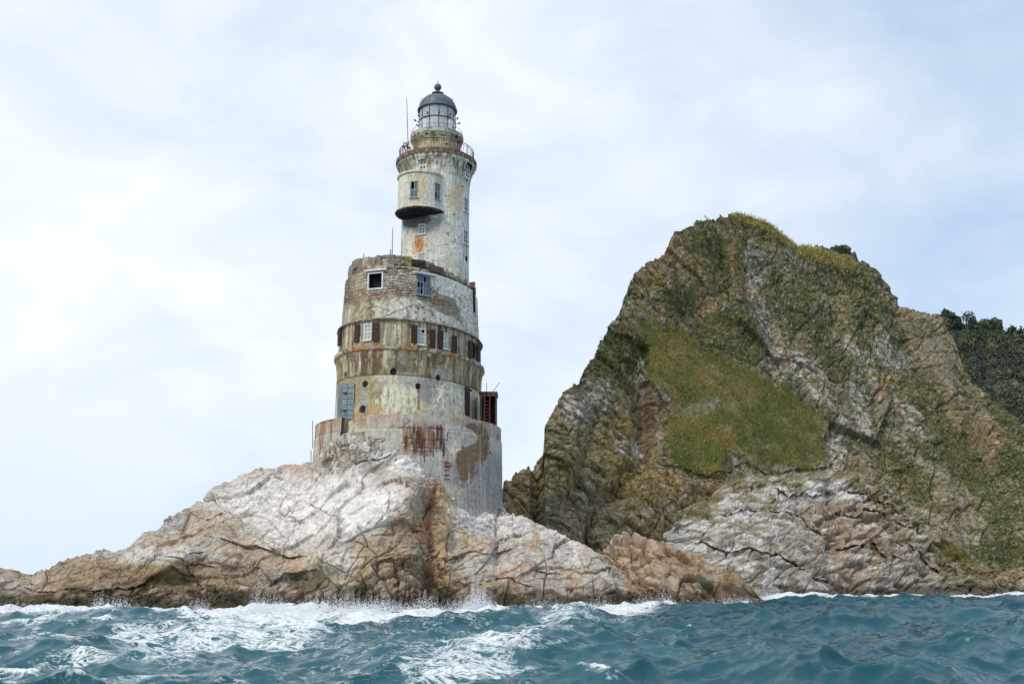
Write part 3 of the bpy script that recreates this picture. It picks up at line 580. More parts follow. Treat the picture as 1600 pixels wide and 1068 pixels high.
pxs = 800 + 1600 * np.tan(np.clip(AA, -0.9, 0.9)) / CP
shore = np.interp(pxs, [-40, 100, 300, 500, 690, 900, 1000, 1060, 1120, 1200, 1400, 1660], [73, 71, 70.5, 69.5, 70, 71.5, 74, 79, 83, 101, 111, 121])
ds = (shore - SY)                                           # metres in front of the rocks
swell = np.where(ds < 0, 0.5, 0.55 + 0.45 * sstep(0, 9, ds)); 
disp = s1[..., :3] * swell[..., None] + s2[..., :3] + s3[..., :3]
SP_ = np.stack([SX, SY, 0 * SX], -1) + disp
nz = np.stack([SX, SY, 0 * SX], -1)
fn = fbm(nz * 0.11, 4, seed=201); fn2 = fbm(nz * np.array([0.5, 0.8, 1]), 4, seed=205)
J = s1[..., 3] + 0.35 * (s2[..., 3] - 1)
crest = sstep(0.66, 0.30, J) * sstep(-0.1, 0.35, s1[..., 2])
left = sstep(1150, 700, pxs)
nearshore = np.exp(-np.maximum(ds, 0) / (2.6 + 2.4 * fn + 1.6 * left)) * (ds > -6) * (0.75 + 0.25 * sstep(1400, 1150, pxs))
patch = sstep(0.02, 0.42, fn + 0.18 * left + 0.12 * fn2 - 0.05) * (0.25 + 0.6 * left) * sstep(75, 62, RR) * 0.85
foam = np.clip(crest * 0.40 + nearshore * 1.12 + patch * 0.24 + (0.10 + 0.17 * left) * sstep(90, 60, RR), 0, 1)
SP_[..., 2] += 0.25 * nearshore * sstep(-0.2, 0.4, fn2) * (np.abs(ang) < 36)
m, n, l, b = mat_new('sea_water')
at = n.new('ShaderNodeAttribute'); at.attribute_name = 'foam'
t = n.new('ShaderNodeTexCoord')
def sn(scale, detail, rough, dist, stretch=(1, 1, 1)):
    mp = n.new('ShaderNodeMapping'); mp.inputs['Scale'].default_value = stretch; l.new(t.outputs['Object'], mp.inputs[0])
    q = n.new('ShaderNodeTexNoise'); q.inputs['Scale'].default_value = scale; q.inputs['Detail'].default_value = detail; q.inputs['Roughness'].default_value = rough; q.inputs['Distortion'].default_value = dist
    l.new(mp.outputs[0], q.inputs['Vector']); return q.outputs['Fac']
def sm(op, a, b_=None, c_=None, clamp=False):
    q = n.new('ShaderNodeMath'); q.operation = op; q.use_clamp = clamp
    for i, v in enumerate((a, b_, c_)):
        if v is None: continue
        if isinstance(v, (int, float)): q.inputs[i].default_value = v
        else: l.new(v, q.inputs[i])
    return q.outputs[0]
lace = sn(1.5, 7, 0.62, 1.6, (0.75, 1.5, 1)); lace2 = sn(0.5, 5, 0.6, 1.0)
ridge = sm('SUBTRACT', 1.0, sm('MULTIPLY', sm('ABSOLUTE', sm('SUBTRACT', lace, 0.5)), 7.0))       # thin winding threads
ff = sm('ADD', sm('MULTIPLY', at.outputs['Fac'], 1.9), sm('MULTIPLY', sm('SUBTRACT', lace2, 0.5), 1.2))
lace3 = sn(4.2, 5, 0.6, 1.2, (0.8, 1.6, 1)); ridge3 = sm('SUBTRACT', 1.0, sm('MULTIPLY', sm('ABSOLUTE', sm('SUBTRACT', lace3, 0.5)), 6.0))
ff = sm('ADD', ff, sm('MULTIPLY', ridge, 0.46)); ff = sm('ADD', ff, sm('MULTIPLY', ridge3, 0.18)); ff = sm('SUBTRACT', ff, 1.05)
ff = sm('MULTIPLY', ff, 3.4, clamp=True)
ff = sm('MULTIPLY', sm('MULTIPLY', ff, sm('MULTIPLY_ADD', lace3, 2.6, -0.45, clamp=True)), 0.92)
aer = sm('MULTIPLY', sm('ADD', at.outputs['Fac'], sm('MULTIPLY', sm('SUBTRACT', sn(0.22, 5, 0.6, 0.8, (0.6, 1.6, 1)), 0.5), 0.9)), 0.8, clamp=True)
bc = n.new('ShaderNodeMix'); bc.data_type = 'RGBA'; l.new(aer, bc.inputs[0]); bc.inputs[6].default_value = (*C((11, 67, 80)), 1); bc.inputs[7].default_value = (*C((78, 132, 140)), 1); l.new(bc.outputs[2], b.inputs['Base Color'])
b.inputs['Roughness'].default_value = 0.09; b.inputs['IOR'].default_value = 1.333
bp = n.new('ShaderNodeBump'); bp.inputs['Strength'].default_value = 0.5; bp.inputs['Distance'].default_value = 0.06; l.new(sn(3.2, 5, 0.6, 0.4), bp.inputs['Height']); l.new(bp.outputs[0], b.inputs['Normal'])
fb = n.new('ShaderNodeBsdfPrincipled'); fb.inputs['Base Color'].default_value = (0.82, 0.84, 0.85, 1); fb.inputs['Roughness'].default_value = 0.8
mx = n.new('ShaderNodeMixShader'); l.new(ff, mx.inputs[0]); l.new(b.outputs[0], mx.inputs[1]); l.new(fb.outputs[0], mx.inputs[2]); l.new(mx.outputs[0], n['Material Output'].inputs[0])
M_SEA = m
sea = link('sea', raw_mesh('sea', SP_, grid_faces(*RR.shape, flip=True), True, None, {'foam': foam}), M_SEA); props(sea, kind='structure')

# ------------------------------------------------------------------ lighthouse
class Shell:
    """closed wall of elliptical plan; profile gives (z, outward offset)"""
    def __init__(s, cx, cy, A, B, alpha, prof):
        s.cx, s.cy, s.A, s.B, s.al = cx, cy, A, B, math.radians(alpha); s.z = np.array([q[0] for q in prof], float); s.o = np.array([q[1] for q in prof], float)
    def pos(s, t, z, extra=0):
        o = np.interp(z, s.z, s.o) + extra; t = np.asarray(t, float)
        x, y = (s.A + o) * np.cos(t), (s.B + o) * np.sin(t); c, q = math.cos(s.al), math.sin(s.al)
        return np.stack(np.broadcast_arrays(s.cx + c * x - q * y, s.cy + q * x + c * y, z + 0 * x), -1)
    def frame(s, t, z, extra=0):
        e = 1e-3; p = s.pos(t, z, extra); u = s.pos(t + e, z, extra) - s.pos(t - e, z, extra); L = np.linalg.norm(u) / (2 * e); u /= np.linalg.norm(u)
        v = np.array((0, 0, 1.0)); n = np.cross(u, v); return p, u, v, n, L       # u runs anticlockwise, n points outward
    def locate(s, px, py, z0=None, z1=None):
        z0 = s.z[0] if z0 is None else z0; z1 = s.z[-1] if z1 is None else z1
        t, z = np.meshgrid(np.linspace(0, 2 * np.pi, 721), np.linspace(z0, z1, 400)); p = s.pos(t, z); a, b = proj(p)
        nx = s.pos(t, z, 0.1) - p; front = (nx * (np.array([0, 0, CH]) - p)).sum(-1) > -0.02
        d = np.hypot(a - px, b - py) + np.where(front, 0, 1e4); k = np.unravel_index(np.argmin(d), d.shape); return float(t[k]), float(z[k])
    def ring_z(s, py, t=None):
        """height at which the ring peak (nearest point) is seen at row py"""
        z = np.linspace(s.z[0], s.z[-1], 3000); t0 = np.linspace(0, 2 * np.pi, 181); tt, zz = np.meshgrid(t0, z)
        b = proj(s.pos(tt, zz))[1].min(1); return float(z[np.argmin(np.abs(b - py))])
LH = (-8.6, 89.4, 12.0)
lighthouse = bpy.data.objects.new('lighthouse', None); COL.objects.link(lighthouse); lighthouse.location = LH
props(lighthouse, 'abandoned weathered lighthouse, pale round tower rising from a broad rust-streaked drum on the islet', 'lighthouse')
def part(name, me, mat, parent=None, label=None):
    if isinstance(me, MB): me = me.mesh(name)
    o = link(name, me, mat, parent or lighthouse, LH if parent is None else None)
    if label: o['label'] = label
    return o
M_WALL = attr_material('weathered_render', 5.0, 0.34, 0.4, 9.0, 0.92, 0.05, stretch=(1, 1, 0.6))
M_STONE = attr_material('wall_stone', 7.0, 0.35, 0.5, 14.0, 0.95, 0.05)
M_WHITEP = flat_material('old_white_paint', (232, 233, 230), 0.7, rgb2=(188, 184, 174), scale=8)
M_BLUEP = flat_material('grey_blue_paint', (150, 172, 184), 0.6, rgb2=(110, 128, 138), scale=6)
M_SHUT = flat_material('rusted_shutter', (60, 42, 40), 0.75, rgb2=(96, 58, 42), scale=5)
M_RUST = flat_material('rust', (104, 60, 42), 0.9, rgb2=(66, 42, 34), scale=4)
M_IRON = flat_material('dark_iron', (62, 52, 54), 0.7, rgb2=(88, 62, 54), scale=7)
M_STEEL = flat_material('grey_steel', (132, 146, 152), 0.55, rgb2=(108, 118, 122), scale=3, metal=0.0)
M_DOME = flat_material('zinc_dome', (92, 104, 112), 0.5, rgb2=(70, 80, 90), scale=5)
M_INSHADE = flat_material('interior_shade', (34, 34, 38), 0.95)  # near-black colour that paints in the shade inside openings
M_POLE = flat_material('painted_pole', (150, 146, 146), 0.7, rgb2=(120, 90, 88), scale=2)
def glass_material(name, tint, alpha):
    m, n, l, b = mat_new(name); b.inputs['Base Color'].default_value = (*C(tint), 1); b.inputs['Roughness'].default_value = 0.08
    b.inputs['Alpha'].default_value = alpha; b.inputs['Specular IOR Level'].default_value = 0.9; return m
M_GLASS = glass_material('window_glass', (120, 134, 142), 0.45); M_LGLASS = glass_material('lantern_glass', (226, 234, 238), 0.5)
M_HAZYG = glass_material('dirty_glass', (176, 184, 184), 0.8)

def shell_mesh(sh, name, z0, z1, step, colour, disp=None, holes=(), round_holes=(), extra_z=(), full=False, both=False):
    """dense wall; every opening gets its own grid lines and a reveal"""
    zs = list(np.linspace(z0, z1, max(3, int((z1 - z0) / step)))) + list(extra_z)
    tt = np.linspace(0, 2 * np.pi, 1441)[:-1]; p = sh.pos(tt, 0.5 * (z0 + z1)); L = np.linalg.norm(np.roll(p, -1, 0) - p, axis=1)
    nn = sh.pos(tt, 0.5 * (z0 + z1), 0.1) - p; front = (nn * (np.array([0, 0, CH]) - p))[:, :2].sum(1) > -0.15 * 0.1 * 90
    w = np.cumsum(np.where(front | full, L, L * 0.12)) / step; cnt = int(w[-1]); ts = list(np.interp(np.arange(cnt), w, tt))
    for (a, b_, c, d) in holes: zs += [c, d]
    zs = sorted(zs); keepz = [zs[0]]
    fixed = set([round(v, 6) for h in holes for v in h[2:]] + [round(z0, 6), round(z1, 6)] + [round(v, 6) for v in extra_z])
    for v in zs[1:]:
        if v - keepz[-1] < step * 0.45:
            if round(v, 6) in fixed: keepz[-1] = v
            continue
        keepz.append(v)
    zs = np.array(keepz); fixt = [v % (2 * np.pi) for h in holes for v in h[:2]]; ts = np.array(ts)
    for v in fixt: k = np.argmin(np.abs(ts - v)); ts[k] = v
    ts = np.sort(ts); T, Z = np.meshgrid(ts, zs)
    base = sh.pos(T, Z); px, py = proj(base); d = disp(base.astype(F32), px, py, T, Z) if disp is not None else 0 * T
    near = np.zeros(T.shape)
    tc_ = 0.5 * (T[:-1, :-1] + np.concatenate([T[:, 1:], T[:, :1] + 2 * np.pi], 1)[:-1, :-1]); zc = 0.5 * (Z[:-1] + Z[1:])
    tnext = np.concatenate([T[:, 1:], T[:, :1] + 2 * np.pi], 1); tcen = 0.5 * (T + tnext)[:-1]
    keep = np.ones(tcen.shape, bool); rev = []
    for (a, b_, c, e) in holes:
        a, b_ = a % (2 * np.pi), b_ % (2 * np.pi)
        keep &= ~((tcen > a) & (tcen < b_) & (zc > c) & (zc < e)); m = (T >= a - 1e-5) & (T <= b_ + 1e-5) & (Z >= c - 1e-5) & (Z <= e + 1e-5); d = np.where(m, 0.0, d)
    P_ = sh.pos(T, Z, d)
    for (t0, zc0, r) in round_holes:                      # round through-pipe: push the wall in
        c, u, v, n_, Ls = sh.frame(t0, zc0); dd = np.linalg.norm(P_ - c, axis=-1); m = sstep(r * 1.12, r * 0.86, dd); P_ = P_ - n_ * (m * 0.8)[..., None]
    col = colour(P_.astype(F32), px, py, T, Z, d)
    return raw_mesh(name, P_, grid_faces(*T.shape, wrap=True, keep=keep, flip=False), False, col)
def reveal(sh, holes, depth, mat, name='reveal', back=True):
    """sides and back of the openings, painted near-black for the shade inside"""
    for (a, b_, c, e) in holes:
        s = MB(); q = [sh.pos(t, z, x) for x in (-0.01, -depth) for (t, z) in ((a, c), (b_, c), (b_, e), (a, e))]
        s.v = q; s.f = [(0, 4, 5, 1), (1, 5, 6, 2), (2, 6, 7, 3), (3, 7, 4, 0)] + ([(4, 7, 6, 5)] if back else [])
        part(name, s, mat)
def rect_at(sh, px, py, w, h, **k):
    t, z = sh.locate(px, py, **k); L = sh.frame(t, z)[4]; return (t - w / 2 / L, t + w / 2 / L, z - h / 2, z + h / 2)
def window(sh, hole, mf, mg, cols, rws, recess=0.14, fw=0.09, mw=0.045, broken=(), sill=True, label=None, glass=True, transom=None, dark=()):
    a, b_, c, e = hole; t, z = 0.5 * (a + b_), 0.5 * (c + e); p, u, v, n, L = sh.frame(t, z, -recess); w = (b_ - a) * L; h = e - c
    f = MB(); f.quadbox(p - u * (w / 2 - fw / 2), u, v, n, fw, h, 0.1).quadbox(p + u * (w / 2 - fw / 2), u, v, n, fw, h, 0.1)
    f.quadbox(p - v * (h / 2 - fw / 2), u, v, n, w - 2 * fw, fw, 0.1).quadbox(p + v * (h / 2 - fw / 2), u, v, n, w - 2 * fw, fw, 0.1)
    o = part('window', f, mf, label=label); iw, ih = w - 2 * fw, h - 2 * fw; s = MB()
    if glass:
        for i in range(1, cols): s.quadbox(p + u * (-iw / 2 + iw * i / cols), u, v, n, mw * (1.5 if cols == 4 and i == 2 else 1), ih, 0.05)
        for j in range(1, rws): s.quadbox(p + v * (-ih / 2 + ih * j / rws), u, v, n, iw, mw * (2 if transom == j else 1), 0.044)
        if s.v: part('glazing_bar', s, mf, o)
        for i in range(cols):
            for j in range(rws):
                if (i, j) in broken: continue
                g = MB().quadbox(p + u * (-iw / 2 + iw * (i + .5) / cols) + v * (-ih / 2 + ih * (j + .5) / rws), u, v, n, iw / cols - mw * 0.6, ih / rws - mw * 0.6, 0.008); part('pane', g, mg, o)
    if sill:
        q = sh.frame(t, c, 0)[0]; part('sill', MB().quadbox(q + n * 0.0 - v * 0.05, u, v, n, w + 0.16, 0.09, 0.22), mf, o)
    return o

# -- foundation drum ------------------------------------------------------------------------------------------------
zb1 = zf(647, DY - DB)
base_sh = Shell(DX, DY, DR, DB, 0, [(5.0, 0.16), (zb1 - 1.15, 0.06), (zb1 - 1.1, 0.0), (zb1, -0.02)])
def streak(P_, k=1.6, seed=0, zs=0.16): return fbm(P_ * np.array([k, k, zs], F32), 4, 0.6, seed=seed)
def base_disp(p, px, py, T, Z):
    d = 0.05 * fbm(p * 0.8, 4, seed=300) + 0.02 * fbm(p * 3, 3, seed=301)
    m = sstep(1.15, 0.8, ell(px, py, 655, 690, 48, 26) + 0.5 * fbm(p * 0.7, 3, seed=302)); d -= 0.09 * m              # concrete spalled off the rebar
    m = sstep(1.1, 0.9, ell(px, py, 735, 705, 30, 50, 12) + 0.5 * fbm(p * 0.5, 3, seed=303)); d -= 0.05 * m
    m = sstep(534, 520, px) * (py > 655); d += m * (0.10 * ridged(p * np.array([2.2, 2.2, 0.5], F32), 4, seed=304) - 0.1)
    d -= 0.06 * np.exp(-((Z - (zb1 - 1.12)) / 0.03) ** 2)
    for k in range(9): d -= 0.014 * np.exp(-((Z - (zb1 - 1.9 - 0.9 * k)) / 0.02) ** 2)
    notch = sstep(530, 536, px) * sstep(573, 566, px) * (p[..., 1] < DY); return d - 0.0 * notch
def base_col(P_, px, py, T, Z, d):
    nA = fbm(P_ * 0.45, 5, seed=310); nS = streak(P_, 1.5, 311); nF = fbm(P_ * 2.5, 3, seed=312); nG = fbm(P_ * 6.0, 3, 0.7, seed=314)
    c = mixc(np.broadcast_to(C((196, 190, 177)), P_.shape), C((170, 169, 163)), sstep(-0.2, 0.25, nA)); top = sstep(zb1 - 1.22, zb1 - 1.05, Z)
    c = mixc(c, C((178, 158, 142)), 0.85 * top); c = mixc(c, C((140, 108, 98)), 0.6 * top * sstep(0.0, 0.3, nS)); c = mixc(c, C((196, 196, 188)), 0.5 * sstep(0.1, 0.3, nS - nA))
    c = mixc(c, C((136, 137, 136)), 0.7 * sstep(1.2, 0.7, ell(px, py, 755, 752, 50, 50) + 0.5 * nA)); c = mixc(c, C((120, 100, 70)), 0.9 * sstep(1.12, 0.9, np.minimum(ell(px, py, 742, 690, 22, 32, -6), ell(px, py, 729, 722, 15, 34, 6)) + 0.35 * nA + 0.3 * nF))
    c = mixc(c, C((190, 186, 176)), 0.8 * sstep(1.1, 0.9, ell(px, py, 718, 680, 30, 16, 10) + 0.5 * nA)); c = mixc(c, C((182, 176, 162)), 0.7 * sstep(1.2, 0.8, ell(px, py, 620, 678, 50, 14) + 0.5 * nA))
    r = sstep(1.2, 0.5, ell(px, py, 657, 688, 46, 26) + 0.3 * nA); c = mixc(c, C((150, 96, 62)), 0.7 * r * sstep(-0.05, 0.3, nS + 0.3 * nF)); c = mixc(c, C((196, 156, 100)), 0.45 * r * sstep(0.0, 0.3, nA))
    r = sstep(1.2, 0.6, ell(px, py, 699, 728, 9, 24) + 0.3 * nA); c = mixc(c, C((150, 92, 48)), 0.8 * r * sstep(-0.2, 0.3, nF))
    for x, y in ((762, 680), (778, 682), (760, 702), (744, 735)): c = mixc(c, C((132, 76, 50)), 0.7 * sstep(1.1, 0.3, ell(px, py, x, y, 4, 7) + 0.9 * nF))
    c = mixc(c, C((146, 96, 64)), 0.75 * sstep(532, 524, px) * sstep(-0.25, 0.2, nS)); c = mixc(c, C((110, 84, 70)), 0.35 * sstep(0.15, 0.35, nS) * (1 - top))
    c = mixc(c, C((196, 184, 150)), 0.5 * sstep(1.2, 0.7, ell(px, py, 705, 768, 22, 12) + 0.5 * nA)); c = mixc(c, C((205, 200, 190)), 0.5 * sstep(0.25, 0.4, streak(P_, 3.2, 313)))
    return c * (1 + 0.28 * nG * (1 - top))[..., None]
N0, _z = base_sh.locate(533, 670); N1, _z = base_sh.locate(572, 670); NZ = base_sh.locate(552, 684)[1]
part('foundation_drum', shell_mesh(base_sh, 'foundation_drum', 5.0, zb1, 0.06, base_col, base_disp, holes=[(N0, N1, NZ, zb1 + 0.01)]), M_WALL)
tt = np.linspace(0, 2 * np.pi, 181)[:-1]; rings = [base_sh.pos(tt, zb1, e) for e in (0.0, -0.02, -0.45, -0.5)]; rings[1][:, 2] += 0.03; rings[2][:, 2] += 0.03; rings[3][:, 2] -= 1.2; rings.append(base_sh.pos(tt, zb1, -7.9)); rings[4][:, 2] -= 1.2
V = np.concatenate(rings); kp = ~((tt > N0 - 0.02) & (tt < N1 + 0.01)); kp = np.stack([kp, kp, kp, np.ones(180, bool)])
part('parapet', raw_mesh('parapet', V, grid_faces(5, 180, wrap=True, keep=kp), False, np.broadcast_to(C((176, 166, 152)), V.shape).copy()), M_WALL)
rb = MB(); random.seed(4)
for k in range(34):
    x = random.choice([random.uniform(622, 700), random.uniform(640, 662), random.uniform(676, 694)]); y0 = random.uniform(662, 690); t, z = base_sh.locate(x, y0); L = random.uniform(0.4, 1.9)
    rb.tube([base_sh.pos(t, z, 0.03), base_sh.pos(t + random.uniform(-.004, .004), z - L / 2, 0.05), base_sh.pos(t, z - L, 0.03)], random.uniform(0.025, 0.045), 4)
for y0, x0, x1 in ((668, 622, 690), (685, 630, 698), (692, 628, 660), (698, 650, 697), (704, 640, 676)):
    t0, z = base_sh.locate(x0, y0); t1, _ = base_sh.locate(x1, y0); rb.tube([base_sh.pos(t0 + (t1 - t0) * q, z + 0.04 * math.sin(q * 9), 0.05) for q in np.linspace(0, 1, 14)], 0.03, 4)
for y0 in (722, 728, 734, 741, 748):
    t0, z = base_sh.locate(693, y0); t1, _ = base_sh.locate(703, y0); rb.tube([base_sh.pos(t0, z, 0.05), base_sh.pos(t1, z, 0.05)], 0.03, 4)
o = part('reinforcing_bars', rb, M_RUST); o['kind'] = 'stuff'

# -- oval drum ----------------------------------------------------------------------------------------------------------
OX, OY, OA, OB, OAL = -9.02, 90.15, 8.35, 5.70, 73
tmp = Shell(OX, OY, OA, OB, OAL, [(10, 0), (36, 0)])
zA = tmp.ring_z(500); zB = tmp.ring_z(541); zC = tmp.ring_z(586); zT = tmp.ring_z(421); zD = tmp.ring_z(468); zE = tmp.ring_z(547); zS = tmp.ring_z(459)
oval = Shell(OX, OY, OA, OB, OAL, [(10.0, 0.40), (zE - 1.6, 0.24), (zE - 0.9, 0.26), (zE, 0.40), (zE + 0.02, 0.52), (zB, 0.56), (zB + 0.02, 0.20), (zA - 0.02, 0.16), (zA, 0.36), (zA + 0.14, 0.34), (zA + 0.18, 0.02), (zD, -0.05), (zT + 3.5, -0.30)])
H_OPEN = rect_at(oval, 586, 438, 1.42, 1.50); H_BLUE = rect_at(oval, 662, 445, 1.30, 1.72)
H_SIDE = rect_at(oval, 741, 473, 0.9, 2.0)
H_W = [rect_at(oval, 574.5, 518, 0.72, 1.38), rect_at(oval, 658, 525, 0.80, 1.38), rect_at(oval, 695.5, 532, 0.80, 1.38), rect_at(oval, 741, 547, 0.8, 1.4)]
H_DOOR = rect_at(oval, 732, 628, 1.5, 2.4)
PORTS = [(*oval.locate(x, y), 0.24) for x, y in ((615, 580), (539.5, 586), (570, 600), (653.5, 603), (685.5, 590))]
PORTS.append((*oval.locate(566, 638), 0.27))
def masonry(p, T, Z, sh):
    """coursed rubble: height of the stone face, joint mask, stone random"""
    L = T * 7.0 + 0.12 * perlin(p * 2.0, 330); z = Z + 0.16 * perlin(p * 0.7, 331) + 0.09 * perlin(p * 2.2, 332); ch = 0.235; row = np.floor(z / ch); rz = z / ch - row
    hr = RND[PERM[row.astype(int) & 255]]; w = 0.24 + 0.26 * hr[..., 0]; x = L / w + hr[..., 1] * 7; cix = np.floor(x); rx = x - cix
    hs = RND[PERM[(PERM[row.astype(int) & 255] + cix.astype(int)) & 255]]; jo = np.minimum(np.minimum(rz, 1 - rz) * ch, np.minimum(rx, 1 - rx) * w)
    return hs[..., 0], sstep(0.0, 0.055, jo), hs
def bare(p, px, py, Z):
    """where the render has fallen and the rubble shows"""
    n = fbm(p * 0.5, 5, 0.6, seed=335); up = sstep(zS - 0.35, zS + 0.1, Z + 0.5 * n)
    plaster = np.maximum(sstep(1.15, 0.95, ell(px, py, 700, 446, 38, 16, 22) + 0.45 * n), sstep(1.15, 0.95, ell(px, py, 728, 470, 15, 42, -14) + 0.5 * n))
    low = sstep(1.1, 0.9, ell(px, py, 700, 484, 60, 9, 24) + 0.5 * n)
    return np.clip(up * (1 - plaster) + low * 0.8, 0, 1), plaster, n
def oval_disp(p, px, py, T, Z):
    br, pl, n = bare(p, px, py, Z); h, j, hs = masonry(p, T, Z, None); up = (Z > zA + 0.2)
    d = np.where(up, br * (-0.10 + 0.11 * j * (0.4 + 0.6 * h)), 0)
    f1, f2, hh, _ = cells(p * np.array([0.75, 0.75, 0.95], F32) + 0.25 * perlin(p * 1.5, 340)[..., None], 9); e = f2 - f1       # cracked render plates
    d = d + np.where(up & (br < 0.5), 0.03 * (RND[hh][..., 0] - 0.5) - 0.09 * np.exp(-(e / 0.03) ** 2) * (px > 575), 0)
    d += 0.025 * fbm(p * 1.5, 4, seed=341) + 0.012 * fbm(p * 5, 2, seed=342)
    d -= np.where(Z < zB, 0.05 * np.exp(-((Z - zC) / 0.035) ** 2) + 0.03 * np.exp(-((Z - zC + 0.75) / 0.03) ** 2), 0)
    led = np.exp(-((Z - (zB + zE) / 2) / 0.32) ** 4); d += led * (0.10 * fbm(p * 1.8, 4, seed=343) - 0.06 * sstep(0.1, 0.35, fbm(p * 0.9, 3, seed=344)))
    d += np.exp(-((Z - zA - 0.07) / 0.1) ** 4) * 0.07 * fbm(p * 2.2, 3, seed=345)
    d -= 0.05 * sstep(1.1, 0.95, ell(px, py, 570, 628, 10, 22, -8) + 0.4 * n) * (Z < zC) + 0.05 * sstep(1.1, 0.95, np.minimum(ell(px, py, 672, 608, 16, 24, 0), ell(px, py, 688, 588, 14, 14)) + 0.4 * n) * (Z < zC + 1)
    return d
def oval_col(P_, px, py, T, Z, d):
    br, pl, n = bare(P_, px, py, Z); h, j, hs = masonry(P_, T, Z, None)
    nA = fbm(P_ * 0.4, 5, seed=350); nS = streak(P_, 1.7, 351, 0.12); nS2 = streak(P_, 3.4, 352, 0.22); nF = fbm(P_ * 2.6, 3, seed=353); nV = streak(P_, 5.0, 357, 0.5)
    def blob(cx, cy, rx, ry, a=0, s=0.3, jj=0.45): return sstep(1 + s, 1 - s, ell(px, py, cx, cy, rx, ry, a) + jj * nA + 0.42 * nF + 0.3 * nS)
    # S3 render and stone
    ren = mixc(np.broadcast_to(C((208, 204, 190)), P_.shape), C((158, 150, 124)), sstep(600, 560, px + 60 * nA)); ren = mixc(ren, C((230, 227, 215)), 0.7 * sstep(-0.1, 0.3, nA + nS)); ren = mixc(ren, C((150, 130, 80)), 0.6 * blob(577, 485, 10, 26)); ren = mixc(ren, C((196, 176, 120)), 0.4 * sstep(0.05, 0.3, nS) * (px < 630)); ren = mixc(ren, C((226, 224, 214)), 0.8 * sstep(0.12, 0.3, nS2) * sstep(zA + 2.2, zA + 0.4, Z) * (px < 640)); ren = mixc(ren, C((120, 108, 92)), 0.5 * sstep(0.12, 0.35, nF - nA) * (1 - 0.6 * pl))
    f1, f2, hh, _ = cells(P_ * np.array([0.75, 0.75, 0.95], F32) + 0.25 * perlin(P_ * 1.5, 340)[..., None], 9); ren *= (0.86 + 0.2 * RND[hh][..., 2])[..., None]; ren = mixc(ren, C((112, 98, 80)), 0.4 * np.exp(-((f2 - f1) / 0.05) ** 2) * (px > 575))
    st = mixc(np.broadcast_to(C((166, 156, 142)), P_.shape), C((204, 196, 182)), hs[..., 1] * 1.1 - 0.1); st = mixc(st, C((140, 120, 106)), 0.7 * (hs[..., 2] > 0.8)); st = mixc(C((132, 120, 106)) + 0 * P_, st, 0.25 + 0.75 * j); st = mixc(st, C((126, 98, 78)), 0.55 * sstep(0.05, 0.35, nA + 0.3 * nF) * sstep(zS + 1.3, zS, Z)); st = mixc(st, C((112, 106, 100)), 0.6 * sstep(560, 545, px + 20 * nA))
    st = mixc(st, C((206, 182, 138)), 0.4 * blob(558, 445, 10, 24))
    c = mixc(ren, st, br)
    c = mixc(c, C((138, 112, 92)), 0.65 * blob(590, 464, 50, 7, -8) + 0.5 * blob(700, 478, 60, 8, 24)); c = mixc(c, C((234, 231, 220)) * (0.84 + 0.2 * RND[hh][..., 0])[..., None], 0.9 * pl); c = mixc(c, C((176, 160, 132)), 0.45 * sstep(0.12, 0.35, nS2 + 0.3 * nF) * (Z > zA + 0.2)); c = mixc(c, C((110, 96, 80)), 0.6 * sstep(0.28, 0.42, nF - 0.3 * nA) * (Z > zA + 0.2) * (1 - br))
    # S2 window band
    b2 = mixc(np.broadcast_to(C((134, 124, 96)), P_.shape), C((172, 164, 140)), sstep(-0.1, 0.3, nS)); b2 = mixc(b2, C((214, 206, 182)), 0.85 * sstep(0.14, 0.26, nS2)); b2 = mixc(b2, C((156, 120, 58)), 0.5 * sstep(0.1, 0.4, nA + 0.4 * nS) * ((px > 590) & (px < 645))); b2 = mixc(b2, C((72, 64, 54)), 0.7 * sstep(0.15, 0.35, -nS + nF * 0.4))
    c = np.where((Z < zA + 0.02)[..., None], b2, c); c = np.where(((Z >= zA - 0.02) & (Z < zA + 0.2))[..., None], mixc(C((112, 104, 92)) + 0 * P_, C((160, 150, 132)), sstep(-0.1, 0.3, nF)), c)
    # ledge
    led = (Z <= zB + 0.06) & (Z > zE - 0.05); cl = mixc(C((188, 178, 160)) + 0 * P_, C((120, 104, 84)), sstep(-0.05, 0.3, nF)); cl = mixc(cl, C((184, 120, 68)), 0.75 * sstep(1.2, 0.5, np.minimum.reduce([np.abs(px - 560) / 16, np.abs(px - 590) / 10, np.abs(px - 638) / 16, np.abs(px - 705) / 8]) + 0.9 * nF + 0.5 * nA)); c = np.where(led[..., None], cl, c)
